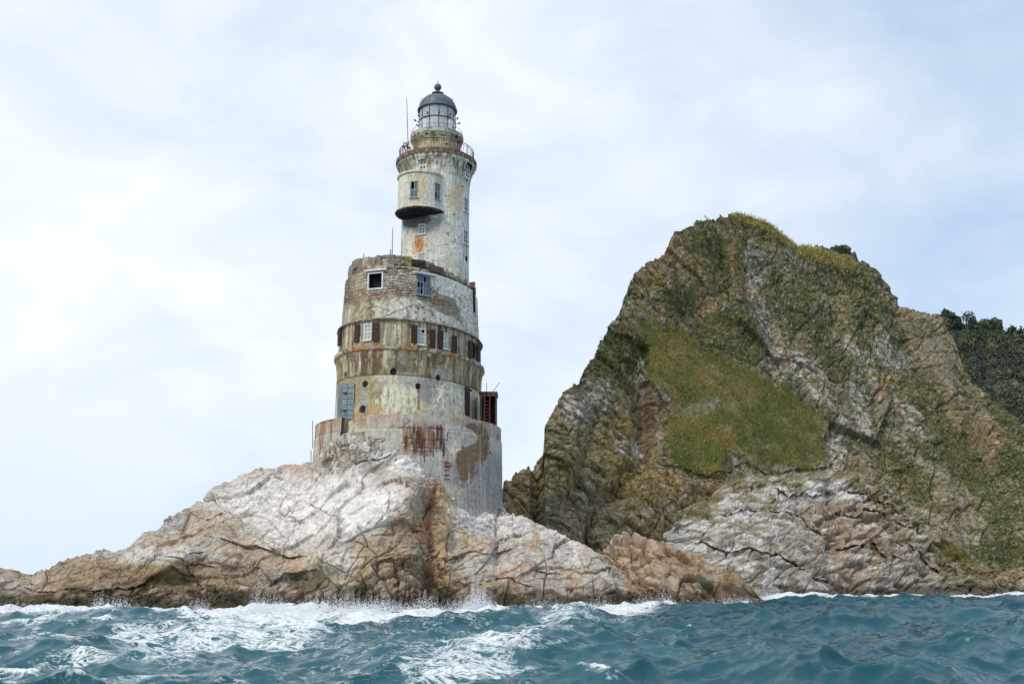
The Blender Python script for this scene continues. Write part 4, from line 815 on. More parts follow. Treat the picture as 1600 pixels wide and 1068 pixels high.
    # S1a under the ledge: rust, plus its shadow painted in as darker browns
    a1 = mixc(np.broadcast_to(C((128, 112, 78)), P_.shape), C((166, 156, 128)), sstep(-0.1, 0.3, nS)); a1 = mixc(a1, C((98, 78, 70)), 0.75 * blob(570, 570, 26, 20)); a1 = mixc(a1, C((132, 78, 40)), 0.75 * sstep(-0.05, 0.3, nS2 + 0.4 * nA) * sstep(0.9, 0.5, np.minimum.reduce([np.abs(px - 650) / 16, np.abs(px - 680) / 20, np.abs(px - 735) / 16]))); a1 = mixc(a1, C((104, 70, 44)), 0.6 * sstep(-0.05, 0.25, nS2) * sstep(zC + 0.6, zE - 0.4, Z)); a1 = mixc(a1, C((214, 204, 172)), 0.85 * sstep(0.14, 0.26, nS2 + 0.25 * nV) * sstep(zC - 0.3, zC + 1.2, Z)); a1 = mixc(a1, C((94, 88, 68)), 0.5 * sstep(0.1, 0.3, -nS)); a1 = mixc(a1, C((186, 178, 156)), 0.8 * blob(545, 568, 10, 22) * sstep(-0.05, 0.15, nS2)); a1 = mixc(a1, C((150, 142, 126)), 0.8 * blob(632, 562, 14, 10)); a1 = mixc(a1, C((84, 82, 78)), 0.7 * blob(622, 572, 10, 12))
    # S1b plaster
    b1 = mixc(np.broadcast_to(C((216, 209, 176)), P_.shape), C((202, 200, 184)), sstep(-0.1, 0.3, nA)); b1 = mixc(b1, C((154, 138, 94)), 0.75 * np.clip(blob(556, 610, 44, 30, 20) + blob(590, 610, 26, 18), 0, 1)); b1 = mixc(b1, C((190, 150, 86)), 0.7 * blob(590, 642, 22, 14)); b1 = mixc(b1, C((164, 162, 158)), 0.95 * np.maximum.reduce([blob(570, 626, 5, 26, -6, 0.1, 0.25), blob(668, 608, 14, 24, 8, 0.1, 0.25), blob(686, 588, 12, 14, 0, 0.1, 0.25)])); b1 = mixc(b1, C((164, 116, 80)), 0.65 * blob(566, 655, 16, 16)); b1 = mixc(b1, C((160, 134, 84)), 0.4 * sstep(0.15, 0.35, nS2 + 0.4 * nS)); b1 = mixc(b1, C((232, 228, 208)), 0.9 * blob(622, 622, 34, 30) * sstep(-0.3, 0.1, nV)); b1 = mixc(b1, C((232, 228, 208)), 0.8 * blob(706, 622, 26, 26) * sstep(-0.3, 0.1, nV)); b1 = mixc(b1, C((160, 84, 44)), 0.8 * sstep(1.0, 0.5, np.abs(px - 654 - 3 * nF) / 2.5) * ((py > 606) & (py < 640))); b1 = mixc(b1, C((120, 100, 78)), 0.45 * sstep(0.22, 0.4, nF)); b1 = mixc(b1, C((150, 146, 120)), 0.6 * sstep(590, 575, px + 30 * nA) * sstep(610, 590, py)); b1 = mixc(b1, C((168, 160, 138)), 0.7 * blob(735, 600, 24, 12))
    s1_ = mixc(a1, b1, sstep(zC + 0.06, zC - 0.06, Z)); s1_ = mixc(s1_, C((176, 172, 160)), 0.8 * np.maximum(blob(640, 594, 22, 10), blob(690, 586, 15, 13))); c = np.where((Z <= zE - 0.05)[..., None], s1_, c)
    c = mixc(c, C((74, 62, 52)), 0.8 * np.exp(-((Z - zC) / 0.045) ** 2)); return c
holes = [H_OPEN, H_BLUE, H_SIDE] + H_W + [H_DOOR]
holes = [(a % (2 * np.pi), b_ % (2 * np.pi), c, e) for a, b_, c, e in holes]
H_OPEN, H_BLUE, H_SIDE, H_W, H_DOOR = holes[0], holes[1], holes[2], holes[3:7], holes[7]
part('oval_wall', shell_mesh(oval, 'oval_wall', 12.0, zT + 0.05, 0.058, oval_col, oval_disp, holes=holes, round_holes=PORTS, extra_z=(zA, zA + 0.15, zB, zE, zB + 0.03, zA + 0.18)), M_WALL)
reveal(oval, holes, 0.55, M_INSHADE)
tt = np.linspace(0, 2 * np.pi, 121)[:-1]; V = np.concatenate([oval.pos(tt, zT - 0.05, -0.05), oval.pos(tt, zT - 0.1, -1.0), oval.pos(tt, zT - 1.2, -1.05), oval.pos(tt, zT - 1.2, -4.2)])
part('roof_slab', raw_mesh('roof_slab', V, grid_faces(4, 120, wrap=True), False, np.broadcast_to(C((128, 118, 104)), V.shape).copy()), M_WALL)

# open window: bare timber frame, no glass
window(oval, H_OPEN, M_WHITEP, M_GLASS, 1, 1, recess=0.05, fw=0.12, glass=False, sill=False, label='empty square window frame with a black opening')
t, z = 0.5 * (H_OPEN[0] + H_OPEN[1]), H_OPEN[3] + 0.16; q, u, v, n, L = oval.frame(t, z, 0.05); part('lintel', MB().quadbox(q, u, v, n, 2.0, 0.14, 0.26), M_WHITEP)
window(oval, H_BLUE, M_BLUEP, M_GLASS, 4, 3, recess=0.16, fw=0.07, mw=0.05, broken=((1, 0), (1, 1), (0, 1), (2, 2)), label='tall pale blue casement window with some panes missing')
t, z = 0.5 * (H_BLUE[0] + H_BLUE[1]), H_BLUE[3] + 0.12; q, u, v, n, L = oval.frame(t, z, 0.1); part('lintel', MB().quadbox(q + u * 0.15, u, v, n, 2.1, 0.12, 0.4), M_WHITEP)
window(oval, H_SIDE, M_WHITEP, M_GLASS, 2, 3, recess=0.35, broken=((0, 0), (1, 1)))
for k, hh in enumerate(H_W):
    if k == 3: continue
    window(oval, hh, M_WHITEP, M_HAZYG, 2, 4, recess=0.05, fw=0.085, mw=0.05, transom=2, broken=((1, 3),) if k == 1 else (), sill=True)
def shutter(px, py, w=0.50, h=1.55, tilt=0.0):
    t, z = oval.locate(px, py); p, u, v, n, L = oval.frame(t, z, 0.10); u2 = u * math.cos(tilt) + n * math.sin(tilt); n2 = np.cross(u2, v); p = p + n2 * 0.03
    o = part('shutter', MB().quadbox(p, u2, v, n2, w, h, 0.06), M_SHUT); s = MB()
    for k in range(5): s.quadbox(p + v * (-h * 0.4 + h * 0.2 * k) + n2 * 0.045, u2, v, n2, w * 0.62, h * 0.12, 0.05)
    s.quadbox(p - u2 * w * 0.44 + n2 * 0.05, u2, v, n2, w * 0.1, h, 0.06).quadbox(p + u2 * w * 0.44 + n2 * 0.05, u2, v, n2, w * 0.1, h, 0.06)
    part('shutter_panel', s, M_SHUT, o)
    return o
for x, y, w in ((559.5, 520, 0.5), (587.8, 518.5, 0.55), (646.5, 522, 0.52), (674, 528.5, 0.56), (686.5, 530.5, 0.5), (708, 538, 0.6), (733.5, 545.5, 0.7), (745.5, 550, 0.9), (532.5, 526, 0.8)): shutter(x, y, w)

# louvred steel shutter standing ajar, brown panelled door and white leaf
t, z = oval.locate(546, 627); p, u, v, n, L = oval.frame(t, z, 0.25)
e1 = np.array((1.0, -0.35, 0)); e1 /= np.linalg.norm(e1); e2 = np.cross(e1, v)
o = part('steel_door', MB().quadbox(p + e1 * 0.1, e1, v, e2, 1.05, 2.9, 0.05), M_STEEL, label='grey steel door leaf standing ajar'); s = MB()
for k in range(6): s.quadbox(p + e1 * 0.1 + v * (-1.15 + k * 0.46) - e2 * 0.0 + e2 * 0.045, e1, v, e2, 0.98, 0.05, 0.06)
s.quadbox(p - e1 * 0.02 + e2 * 0.05, e1, v, e2, 0.05, 2.9, 0.07); s.quadbox(p + e1 * 0.6 + e2 * 0.05, e1, v, e2, 0.05, 2.9, 0.07); part('door_rib', s, M_STEEL, o)
s = MB()
for k in (-0.75, 0.7): s.quadbox(p - e1 * 0.2 + v * k + e2 * 0.12, e1, v, e2, 0.3, 0.1, 0.14)
part('hinge', s, M_IRON, o)['kind'] = 'stuff'; part('steel_door', MB().quadbox(p - e1 * 0.70 - e2 * 0.25, e1 * 0.9 - e2 * 0.5, v, e2, 0.55, 2.95, 0.05), M_STEEL)
a, b_, c, e = H_DOOR; t = 0.5 * (a + b_); p, u, v, n, L = oval.frame(a + 0.3 * (b_ - a), 0.5 * (c + e), 0.04); w, h = 0.85, e - c
o = part('door', MB().quadbox(p, u, v, n, w, h + 0.1, 0.07), M_SHUT, label='brown panelled door'); s = MB()
for k in range(5): s.quadbox(p + v * (-h / 2 + h * (k + 0.5) / 5) + n * 0.05, u, v, n, w * 0.82, h / 5 - 0.10, 0.05)
part('door_panel', s, M_SHUT, o)
p, u, v, n, L = oval.frame(a + 0.8 * (b_ - a), 0.5 * (c + e) - 0.1, -0.05); part('door', MB().quadbox(p, u, v, n, 0.6, h - 0.2, 0.05), M_WHITEP, label='pale grey door leaf')

for t0, zc0, r in PORTS:
    q, u, v, n, L = oval.frame(t0, zc0, -0.12); s = MB(); s.v = [q + r * 0.86 * (math.cos(a) * u + math.sin(a) * v) for a in np.linspace(0, 2 * math.pi, 17)[:-1]]; s.f = [tuple(range(16))]; part('port_hole_shade', s, M_INSHADE)  # flat near-black disc painting in the shade of the hole
# loose parapet stones, one by one
def stone_mesh(seed, w, h, d):
    r = random.Random(seed); bm_v = []; n = 3
    s = MB(); N = np.random.default_rng(seed)
    import itertools
    pts = {}
    faces = []
    def vid(i, j, k):
        key = (i, j, k)
        if key not in pts:
            q = np.array([i / 2 - .5, j / 2 - .5, k / 2 - .5]) * 2; q = q * (1 - 0.14 * (np.abs(q).sum() - 1) / 2); q += N.normal(size=3) * 0.07; pts[key] = len(s.v); s.v.append(q * np.array([w, h, d]) / 2)
        return pts[key]
    for ax in range(3):
        for side in (0, 2):
            for i in range(2):
                for j in range(2):
                    cc = []
                    for (x, y) in ((i, j), (i + 1, j), (i + 1, j + 1), (i, j + 1)):
                        q = [0, 0, 0]; q[ax] = side; q[(ax + 1) % 3] = x; q[(ax + 2) % 3] = y; cc.append(vid(*q))
                    s.f.append(tuple(cc if side else cc[::-1]))
    return s
def stone_mat(name, a, b_): return flat_material(name, a, 0.95, rgb2=b_, scale=3.5, thr=(0.38, 0.62))
SM = {'g': stone_mat('parapet_stone', (150, 142, 130), (112, 104, 96)), 'p': stone_mat('pale_stone', (190, 178, 156), (150, 134, 112)), 'r': stone_mat('reddish_stone', (176, 140, 116), (120, 88, 74)), 'y': stone_mat('lichen_stone', (158, 150, 78), (120, 116, 72)), 'd': stone_mat('dark_slab', (70, 56, 52), (46, 38, 38)), 'b': stone_mat('brown_slab', (124, 96, 84), (92, 74, 66))}
STONES = [(548, 424, 16, 18, 'g'), (556, 412, 14, 12, 'g'), (563, 418, 8, 16, 'g'), (571, 409, 12, 13, 'p'), (568, 420, 10, 8, 'r'), (577, 417, 8, 8, 'p'), (581, 408, 14, 12, 'g'), (584, 418, 10, 8, 'r'), (591, 403, 9, 8, 'g'), (593, 411, 10, 8, 'g'), (596, 402, 7, 5, 'b'), (592, 419, 13, 8, 'p'),
          (602, 401, 9, 5, 'g'), (602, 407, 9, 5, 'p'), (603, 414, 9, 8, 'p'), (612, 400, 10, 5, 'g'), (614, 408, 14, 9, 'g'), (612, 416, 8, 5, 'p'), (624, 402, 12, 5, 'g'), (626, 409, 12, 9, 'g'), (622, 417, 8, 4, 'g'), (631, 418, 8, 4, 'p'), (638, 404, 11, 6, 'y'), (638, 411, 10, 7, 'y'), (641, 418, 8, 5, 'p'), (654, 411, 21, 10, 'd'),
          (668, 413, 7, 8, 'g'), (684, 421, 22, 10, 'b'), (676, 415, 8, 7, 'b'), (698, 425, 6, 10, 'p'), (650, 420, 10, 4, 'p'), (663, 424, 10, 4, 'p'), (545, 436, 7, 8, 'g'), (544, 445, 6, 8, 'g'), (706, 430, 8, 8, 'p'), (716, 436, 9, 8, 'g'), (743, 456, 7, 14, 'g'), (741, 446, 6, 10, 'b'), (727, 440, 8, 7, 'g')]
top_sh = Shell(OX, OY, OA - 0.32, OB - 0.32, OAL, [(zT - 1.5, 0), (zT + 3.5, 0)])
for k, (x, y, w, h, mk) in enumerate(STONES):
    t, z = top_sh.locate(x, y); p, u, v, n, L = top_sh.frame(t, z, 0); sc = 0.0575; w_ = w * sc * (1.1 if 560 < x < 700 else 1.5); me = stone_mesh(k, w_, h * sc * 1.15, 0.55)
    s = MB(); s.f = me.f; s.v = [p + u * q[0] + v * q[1] + n * (q[2] - 0.2) for q in me.v]; part('stone', s, SM[mk])
# backing of the parapet behind the loose stones (ragged top)
N_ = 260; tt = np.linspace(0, 2 * np.pi, N_ + 1)[:-1]
pk = top_sh.pos(tt, zT, 0); pxx, pyy = proj(pk); tz = []
front_top = [(536, 440), (545, 428), (556, 409), (575, 404), (600, 400), (630, 402), (645, 407), (665, 411), (690, 419), (700, 424), (712, 432), (735, 444), (748, 458)]
for i in range(N_):
    isf = pk[i, 1] < OY + (pk[i, 0] - OX) * 0.35; want = np.interp(pxx[i], *zip(*front_top)) + 3.0
    sl = (pk[i, 1] - 0) ; z = float(P(pxx[i], want, pk[i, 1])[2]) if isf else zT + 0.5; tz.append(max(zT + 0.05, z))
tz = np.array(tz) + 0.10 * np.abs(fbm(pk * 1.3, 2, seed=360)); V = np.concatenate([top_sh.pos(tt, zT - 0.1, -0.12), top_sh.pos(tt, tz, -0.12), top_sh.pos(tt, tz, -0.6), top_sh.pos(tt, zT - 0.5, -0.6)])
V = np.array(V); part('rubble_core', raw_mesh('rubble_core', V, grid_faces(4, N_, wrap=True), False, mixc(C((118, 106, 92)) + 0 * V, C((160, 146, 124)), sstep(-0.2, 0.3, fbm(V * 2, 3, seed=361)))), M_STONE)
rods = MB()
for x, y, L in ((546, 413, 0.35), (564.5, 402, 0.4), (608.5, 396, 0.45), (679, 411, 0.4)):
    t, z = top_sh.locate(x, y); q = top_sh.pos(t, z - 0.2, -0.3); rods.tube([q, q + (0, 0, L + 0.2)], 0.035, 5)
part('reinforcing_bars', rods, M_RUST)['kind'] = 'stuff'
t, z = top_sh.locate(611, 398); q = top_sh.pos(t, z - 0.4, -0.4); part('mast', MB().tube([q, q + (0, 0, 2.9)], 0.05, 6, 0.035), M_POLE)

# -- round tower ------------------------------------------------------------------------------------------------------------
TX, TY = -7.24, 92.0; TR = 3.18
zg0 = zf(238, TY - 3.6); zg1 = zf(231.5, TY - 3.7)
tower = Shell(TX, TY, TR, TR, 0, [(zT - 2, 0.06), (zg0 - 3.0, -0.02), (zg0 - 1.9, 0.03), (zg0 - 1.2, 0.14), (zg0 - 0.6, 0.34), (zg0 - 0.25, 0.55), (zg0, 0.56), (zg0 + .01, 0.66), (zg1, 0.68)])
bcx, bcy, br_ = TX - 1.22, TY - 2.45, 2.08
bay0 = zf(322, bcy - br_); bay1 = zf(266, bcy - br_)
bay = Shell(bcx, bcy, br_, br_, 0, [(bay0 - 0.50, -2.0), (bay0 - 0.42, -1.2), (bay0 - 0.28, -0.3), (bay0 - 0.12, 0.06), (bay0 - 0.1, 0.22), (bay0 + 0.02, 0.24), (bay0 + 0.04, 0.02), (bay1 - 0.16, 0.0), (bay1 - 0.14, 0.12), (bay1 + 0.06, 0.12), (bay1 + 0.1, 0.03), (bay1 + 0.14, -1.0), (bay1 + 0.16, -2.0)])
TH = [rect_at(tower, 660.5, 257.5, 0.74, 0.95), rect_at(tower, 730.5, 268, 0.95, 1.35), rect_at(tower, 728.5, 319.5, 1.0, 1.45), rect_at(tower, 728, 370, 1.0, 1.4), rect_at(tower, 659.5, 357.5, 0.70, 0.98), rect_at(tower, 658.5, 402, 0.78, 1.0), rect_at(tower, 729, 404, 0.5, 0.5)]
TH = [(a % (2 * np.pi), b_ % (2 * np.pi), c, e) for a, b_, c, e in TH]
BH = [rect_at(bay, 647, 295.5, 0.76, 1.55, z0=bay0 + .3), rect_at(bay, 684, 299, 0.74, 1.55, z0=bay0 + .3)]
BH = [(a % (2 * np.pi), b_ % (2 * np.pi), c, e) for a, b_, c, e in BH]
def tower_disp(p, px, py, T, Z):
    d = 0.02 * fbm(p * 1.3, 4, seed=370) + 0.008 * fbm(p * 5, 2, seed=371)
    n = fbm(p * 0.8, 4, seed=372); d -= 0.03 * sstep(0.3, 0.36, n)
    for k in range(8): d -= 0.012 * np.exp(-((Z - (zT + 1.0 + k * 1.35)) / 0.02) ** 2)
    d -= 0.03 * np.exp(-((Z - (bay0 + 0.05)) / 0.03) ** 2)
    d += np.where(Z > zg0 - 0.05, 0.05 * fbm(p * 2.4, 3, seed=373), 0)
    return d
def tower_col(P_, px, py, T, Z, d):
    nA = fbm(P_ * 0.5, 5, seed=380); nS = streak(P_, 2.0, 381, 0.2); nS2 = streak(P_, 4.5, 382, 0.35); nF = fbm(P_ * 3.0, 4, 0.6, seed=383); nW = fbm(P_ * np.array([1.2, 1.2, 3.5], F32), 4, 0.65, seed=384)
    def blob(cx, cy, rx, ry, a=0, s=0.3, jj=0.4): return sstep(1 + s, 1 - s, ell(px, py, cx, cy, rx, ry, a) + jj * nA + 0.2 * nF)
    c = mixc(np.broadcast_to(C((212, 209, 193)), P_.shape), C((230, 227, 212)), sstep(-0.15, 0.25, nA)); c = mixc(c, C((168, 169, 160)), 0.5 * sstep(0.0, 0.35, nS)); c = mixc(c, C((214, 194, 158)), 0.6 * np.maximum(blob(712, 312, 14, 26), blob(650, 300, 10, 20)))
    c = mixc(c, C((92, 90, 82)), 0.55 * sstep(0.34, 0.5, nW * 0.6 + 0.5 * nF)); c = mixc(c, C((74, 74, 70)), 0.8 * sstep(0.46, 0.55, nF + 0.2 * nA)); c = mixc(c, C((226, 224, 212)), 0.5 * sstep(0.2, 0.4, -nS + 0.2 * nF))
    fl = sstep(zg0 - 2.6, zg0 - 0.7, Z); c = mixc(c, C((120, 116, 92)), 0.8 * fl * sstep(-0.1, 0.25, nS2 + 0.3 * nS)); c = mixc(c, C((86, 80, 56)), 0.7 * fl * sstep(0.1, 0.35, nS)); c = mixc(c, C((210, 206, 192)), 0.6 * fl * sstep(0.1, 0.3, -nS2))
    c = mixc(c, C((96, 82, 52)), 0.55 * fl * sstep(655, 630, px + 10 * nS))
    rim = Z > zg0 - 0.02; c = np.where(rim[..., None], mixc(C((120, 92, 76)) + 0 * P_, C((158, 136, 116)), sstep(-0.05, 0.3, nF)), c)
    c = mixc(c, C((176, 96, 44)), 0.9 * sstep(1.3, 0.5, ell(px, py, 655, 381, 7, 13) + 0.7 * nF + 0.4 * nS2)); c = mixc(c, C((206, 168, 108)), 0.75 * blob(653, 385, 10, 18) * sstep(-0.2, 0.2, nS2 + 0.2))
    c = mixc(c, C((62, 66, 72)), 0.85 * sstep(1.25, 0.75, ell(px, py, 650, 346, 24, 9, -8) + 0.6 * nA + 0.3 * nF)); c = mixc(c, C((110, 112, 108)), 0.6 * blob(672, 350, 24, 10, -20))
    c = mixc(c, C((100, 96, 82)), 0.5 * sstep(0.05, 0.35, nF) * sstep(380, 400, py) * sstep(660, 630, px))
    for x, y in ((697, 349), (701, 350), (696, 382), (699, 382), (697, 306), (701, 306), (723, 291), (649, 274), (643, 275), (658, 275), (650, 346)): c = mixc(c, C((50, 44, 42)), 0.9 * sstep(1.5, 0.8, np.hypot(px - x, py - y)))
    return c
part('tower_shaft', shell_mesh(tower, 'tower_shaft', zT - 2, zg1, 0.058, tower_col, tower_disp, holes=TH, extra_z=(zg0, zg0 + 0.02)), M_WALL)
def bay_col(P_, px, py, T, Z, d):
    c = tower_col(P_, px, py, T, Z, d); nF = fbm(P_ * 3.0, 4, 0.6, seed=385); c = mixc(c, C((206, 200, 178)), 0.35 + 0 * px)
    c = mixc(c, C((206, 172, 126)), 0.55 * sstep(1.2, 0.6, ell(px, py, 657, 290, 9, 26) + 0.4 * nF)); lip = (Z < bay0 + 0.03) & (Z > bay0 - 0.11)
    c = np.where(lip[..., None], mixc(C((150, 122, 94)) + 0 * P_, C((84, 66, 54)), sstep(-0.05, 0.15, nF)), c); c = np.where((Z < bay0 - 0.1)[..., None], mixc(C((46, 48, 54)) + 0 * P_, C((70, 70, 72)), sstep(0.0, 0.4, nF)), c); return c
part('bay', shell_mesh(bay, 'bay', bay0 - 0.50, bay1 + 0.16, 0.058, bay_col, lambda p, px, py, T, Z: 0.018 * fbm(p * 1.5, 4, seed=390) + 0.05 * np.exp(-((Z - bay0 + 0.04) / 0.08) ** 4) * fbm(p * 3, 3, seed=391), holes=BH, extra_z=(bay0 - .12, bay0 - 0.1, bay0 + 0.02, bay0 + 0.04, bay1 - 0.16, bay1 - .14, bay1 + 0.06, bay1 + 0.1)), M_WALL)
reveal(tower, TH, 0.4, M_INSHADE); reveal(bay, BH, 0.4, M_INSHADE)
window(tower, TH[0], M_WHITEP, M_GLASS, 2, 2, 0.06, 0.09, 0.06, transom=1); window(tower, TH[4], M_WHITEP, M_GLASS, 2, 3, 0.03, 0.09, 0.07); window(tower, TH[5], M_WHITEP, M_HAZYG, 1, 1, 0.05, 0.08)
for hh in TH[1:4]: window(tower, hh, M_WHITEP, M_GLASS, 2, 3, 0.05, 0.1, 0.06)
window(bay, BH[0], M_BLUEP, M_GLASS, 2, 2, 0.1, 0.06, 0.05, transom=1, broken=((0, 1),)); window(bay, BH[1], M_BLUEP, M_GLASS, 2, 2, 0.1, 0.06, 0.05, transom=1, broken=((0, 0),))

# gallery deck, railing, watch room, upper gallery, lantern
def lathe(cx, cy, prof, n=96):
    V = []; 
    for r, z in prof:
        t = np.linspace(0, 2 * np.pi, n + 1)[:-1]; V.append(np.stack([cx + r * np.cos(t), cy + r * np.sin(t), z + 0 * t], -1))
    return np.concatenate(V), grid_faces(len(prof), n, wrap=True)
def lathe_part(name, prof, mat, n=96, col=None, smooth=True, parent=None):
    V, f = lathe(TX, TY, prof, n); return part(name, raw_mesh(name, V, f, smooth, None if col is None else np.broadcast_to(col, V.shape).copy()), mat, parent)
lathe_part('gallery_deck', [(TR + 0.68, zg1 - 0.01), (TR + 0.60, zg1 + 0.03), (2.0, zg1 + 0.05)], M_WALL, 128, C((136, 112, 94)))
WR = 2.30; zu = zf(203.5, TY - WR - 0.3); zu1 = zf(197.5, TY - 2.52)
watch = Shell(TX, TY, WR, WR, 0, [(zg1, 0.0), (zu - 0.75, -0.02), (zu - 0.4, 0.05), (zu - 0.12, 0.17), (zu, 0.19), (zu + 0.01, 0.24), (zu1, 0.25), (zu1 + 0.03, 0.2), (zu1 + 0.05, -0.6)])
def watch_col(P_, px, py, T, Z, d):
    nA = fbm(P_ * 0.7, 5, seed=400); nF = fbm(P_ * 3.2, 4, 0.6, seed=401); nS = streak(P_, 3, 402, 0.5)
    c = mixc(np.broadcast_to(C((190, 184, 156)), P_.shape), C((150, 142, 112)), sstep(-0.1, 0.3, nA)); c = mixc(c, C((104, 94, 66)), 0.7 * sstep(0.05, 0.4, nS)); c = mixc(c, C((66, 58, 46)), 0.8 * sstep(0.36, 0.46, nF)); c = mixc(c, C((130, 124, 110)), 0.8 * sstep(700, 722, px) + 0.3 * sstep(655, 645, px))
    c = np.where((Z > zu - 0.01)[..., None], mixc(C((196, 192, 180)) + 0 * P_, C((140, 132, 116)), sstep(-0.05, 0.3, nF)), c)
    for x, y, r in ((666.5, 209, 2.4), (690, 211, 1.5), (693, 211, 1.5), (698, 225, 2), (713, 214, 2.6), (660, 213, 1.6), (716, 222, 2.2)): c = mixc(c, C((44, 34, 30)), 0.9 * sstep(r * 1.2, r * 0.8, np.hypot(px - x, py - y)))
    return c
part('watch_room', shell_mesh(watch, 'watch_room', zg1, zu1 + 0.05, 0.055, watch_col, lambda p, px, py, T, Z: 0.03 * fbm(p * 1.6, 4, seed=403) * (Z < zu1), extra_z=(zu, zu + 0.02, zu1, zu1 + 0.03)), M_WALL)
def ring_pts(r, z, a0=0, a1=2 * math.pi, n=72): return [(TX + r * math.cos(a), TY + r * math.sin(a), z) for a in np.linspace(a0, a1, n)]
RG = 3.55; M_RAIL = flat_material('railing_iron', (84, 62, 60), 0.8, rgb2=(112, 66, 50), scale=5)
rl = part('railing', MB().tube(ring_pts(RG, zg1 + 1.12, n=96), 0.035, 5), M_RAIL)
for zz in (0.18, 0.92): part('rail', MB().tube(ring_pts(RG, zg1 + zz, n=96), 0.022, 4), M_RAIL, rl)
rnd = random.Random(3); bal = MB().tube([(0, 0, 0), (0, 0, 0.92)], 0.018, 4).mesh('baluster'); bal.materials.append(M_RAIL); post = MB().tube([(0, 0, 0), (0, 0, 1.14)], 0.035, 5).mesh('railing_post'); post.materials.append(M_RAIL)
for k in range(96):
    a = 2 * math.pi * k / 96; px_, _ = proj(np.array((TX + RG * math.cos(a), TY + RG * math.sin(a), zg1)))
    if k % 8 == 0: nm, me = 'railing_post', post
    else:
        if rnd.random() < 0.06 or (652 < px_ < 658 and a > math.pi): continue
        nm, me = 'baluster', bal
    o = bpy.data.objects.new(nm, me); COL.objects.link(o); o.parent = rl; o.location = (TX + RG * math.cos(a), TY + RG * math.sin(a), zg1 + 0.02)
# thin rail on the upper gallery
r2 = part('upper_railing', MB().tube(ring_pts(2.46, zu1 + 0.42, n=64), 0.014, 4), M_IRON); s = MB()
for k in range(36): a = 2 * math.pi * k / 36; s.tube([(TX + 2.46 * math.cos(a), TY + 2.46 * math.sin(a), zu1), (TX + 2.46 * math.cos(a), TY + 2.46 * math.sin(a), zu1 + 0.42)], 0.012, 4)
part('baluster', s, M_IRON, r2)
# lantern room
LR = 1.76; zl0 = zu1 + 0.05; zl1 = zf(163.5, TY - LR) + 0.15; zm = zf(180, TY - LR)
lathe_part('lantern_plinth', [(LR + 0.06, zl0 - 0.03), (LR + 0.06, zl0 + 0.28), (LR - 0.1, zl0 + 0.3)], M_WHITEP, 64)
NP = 12
fr = MB().tube(ring_pts(LR + 0.02, zm, n=49), 0.045, 5).tube(ring_pts(LR, zl1 - 0.05, n=49), 0.05, 5)
lf = part('lantern_frame', fr, M_IRON)
for k in range(NP):
    a = 2 * math.pi * (k + 0.3) / NP; d = np.array((math.cos(a), math.sin(a), 0)); c0 = np.array((TX, TY, 0)) + d * LR
    part('glazing_bar', MB().tube([c0 + (0, 0, zl0 + 0.2), c0 + (0, 0, zl1)], 0.032, 4), M_IRON, lf)
    q = c0 + (0, 0, zm) + d * 0.05; part('bracket', MB().tube([q, q + d * 0.34 + (0, 0, 0.12)], 0.03, 4).tube([q + d * 0.26 + (0, 0, 0.06), q + d * 0.42 + (0, 0, 0.20)], 0.075, 6), M_IRON, lf)
    a2 = a + 2 * math.pi / NP
    for (z0, z1) in ((zl0 + 0.28, zm - 0.03), (zm + 0.03, zl1 - 0.05)):
        s = MB(); t4 = np.linspace(a, a2, 5)
        for t in t4:
            for zz in (z0, z1): s.v.append(np.array((TX + (LR - .03) * math.cos(t), TY + (LR - .03) * math.sin(t), zz)))
        s.f = [(2 * i, 2 * i + 2, 2 * i + 3, 2 * i + 1) for i in range(4)]; part('pane', s, M_LGLASS, lf)
lathe_part('lens', [(0.4, zl0 + 0.3), (0.75, zl0 + 0.5), (1.02, zm - 0.3), (1.06, zm), (1.02, zm + 0.5), (0.7, zm + 0.95), (0.3, zl1 - 0.1)], flat_material('curtained_lens', (226, 230, 230), 0.35, rgb2=(176, 190, 192), scale=1.3, stretch=(1, 1, 0.3)), 40)
lathe_part('lantern_ceiling', [(LR + 0.05, zl1 - 0.02), (0.05, zl1 + 0.01)], M_WHITEP, 40)
zc0 = zl1 - 0.02
dome_prof = [(LR - 0.05, zc0), (LR + 0.13, zc0 - 0.10), (LR + 0.17, zc0 - 0.04), (LR + 0.17, zc0 + 0.10), (LR + 0.04, zc0 + 0.20)]
dome_h = zf(146.5, TY - 0.55) - (zc0 + 0.2)
for k in range(1, 13): a = k / 12 * math.radians(74); dome_prof.append(((LR + 0.04) * math.cos(a), zc0 + 0.2 + dome_h * math.sin(a) / math.sin(math.radians(74))))
dm = lathe_part('dome', dome_prof, M_DOME, 64)
zt = dome_prof[-1][1]
for k in range(16):
    a = 2 * math.pi * k / 16; s = MB(); s.tube([(TX + (r + .012) * math.cos(a), TY + (r + .012) * math.sin(a), z) for r, z in dome_prof[4:]], 0.022, 4); part('seam', s, M_DOME, dm)
for k in range(8):
    a = 2 * math.pi * (k + .5) / 8; r, z = dome_prof[9]; s = MB().tube([(TX + r * math.cos(a), TY + r * math.sin(a), z), (TX + (r + .16) * math.cos(a), TY + (r + .16) * math.sin(a), z + 0.16)], 0.02, 4); part('hook', s, M_IRON, dm)
lathe_part('vent', [(0.50, zt - 0.1), (0.50, zt + 0.16), (0.60, zt + 0.20), (0.60, zt + 0.27), (0.34, zt + 0.36), (0.20, zt + 0.42), (0.16, zt + 0.5)], M_DOME, 32)
zb = zf(136.5, TY) + 0.0; rb_ = 0.36
lathe_part('ball_finial', [(rb_ * math.sin(a), zb - rb_ * math.cos(a)) for a in np.linspace(0.15, math.pi - 0.05, 14)] + [(0.04, zb + rb_), (0.03, zb + 0.7)], M_DOME, 24)
lathe_part('finial_neck', [(0.18, zt + 0.4), (0.15, zb - rb_ * 0.9)], M_DOME, 16)
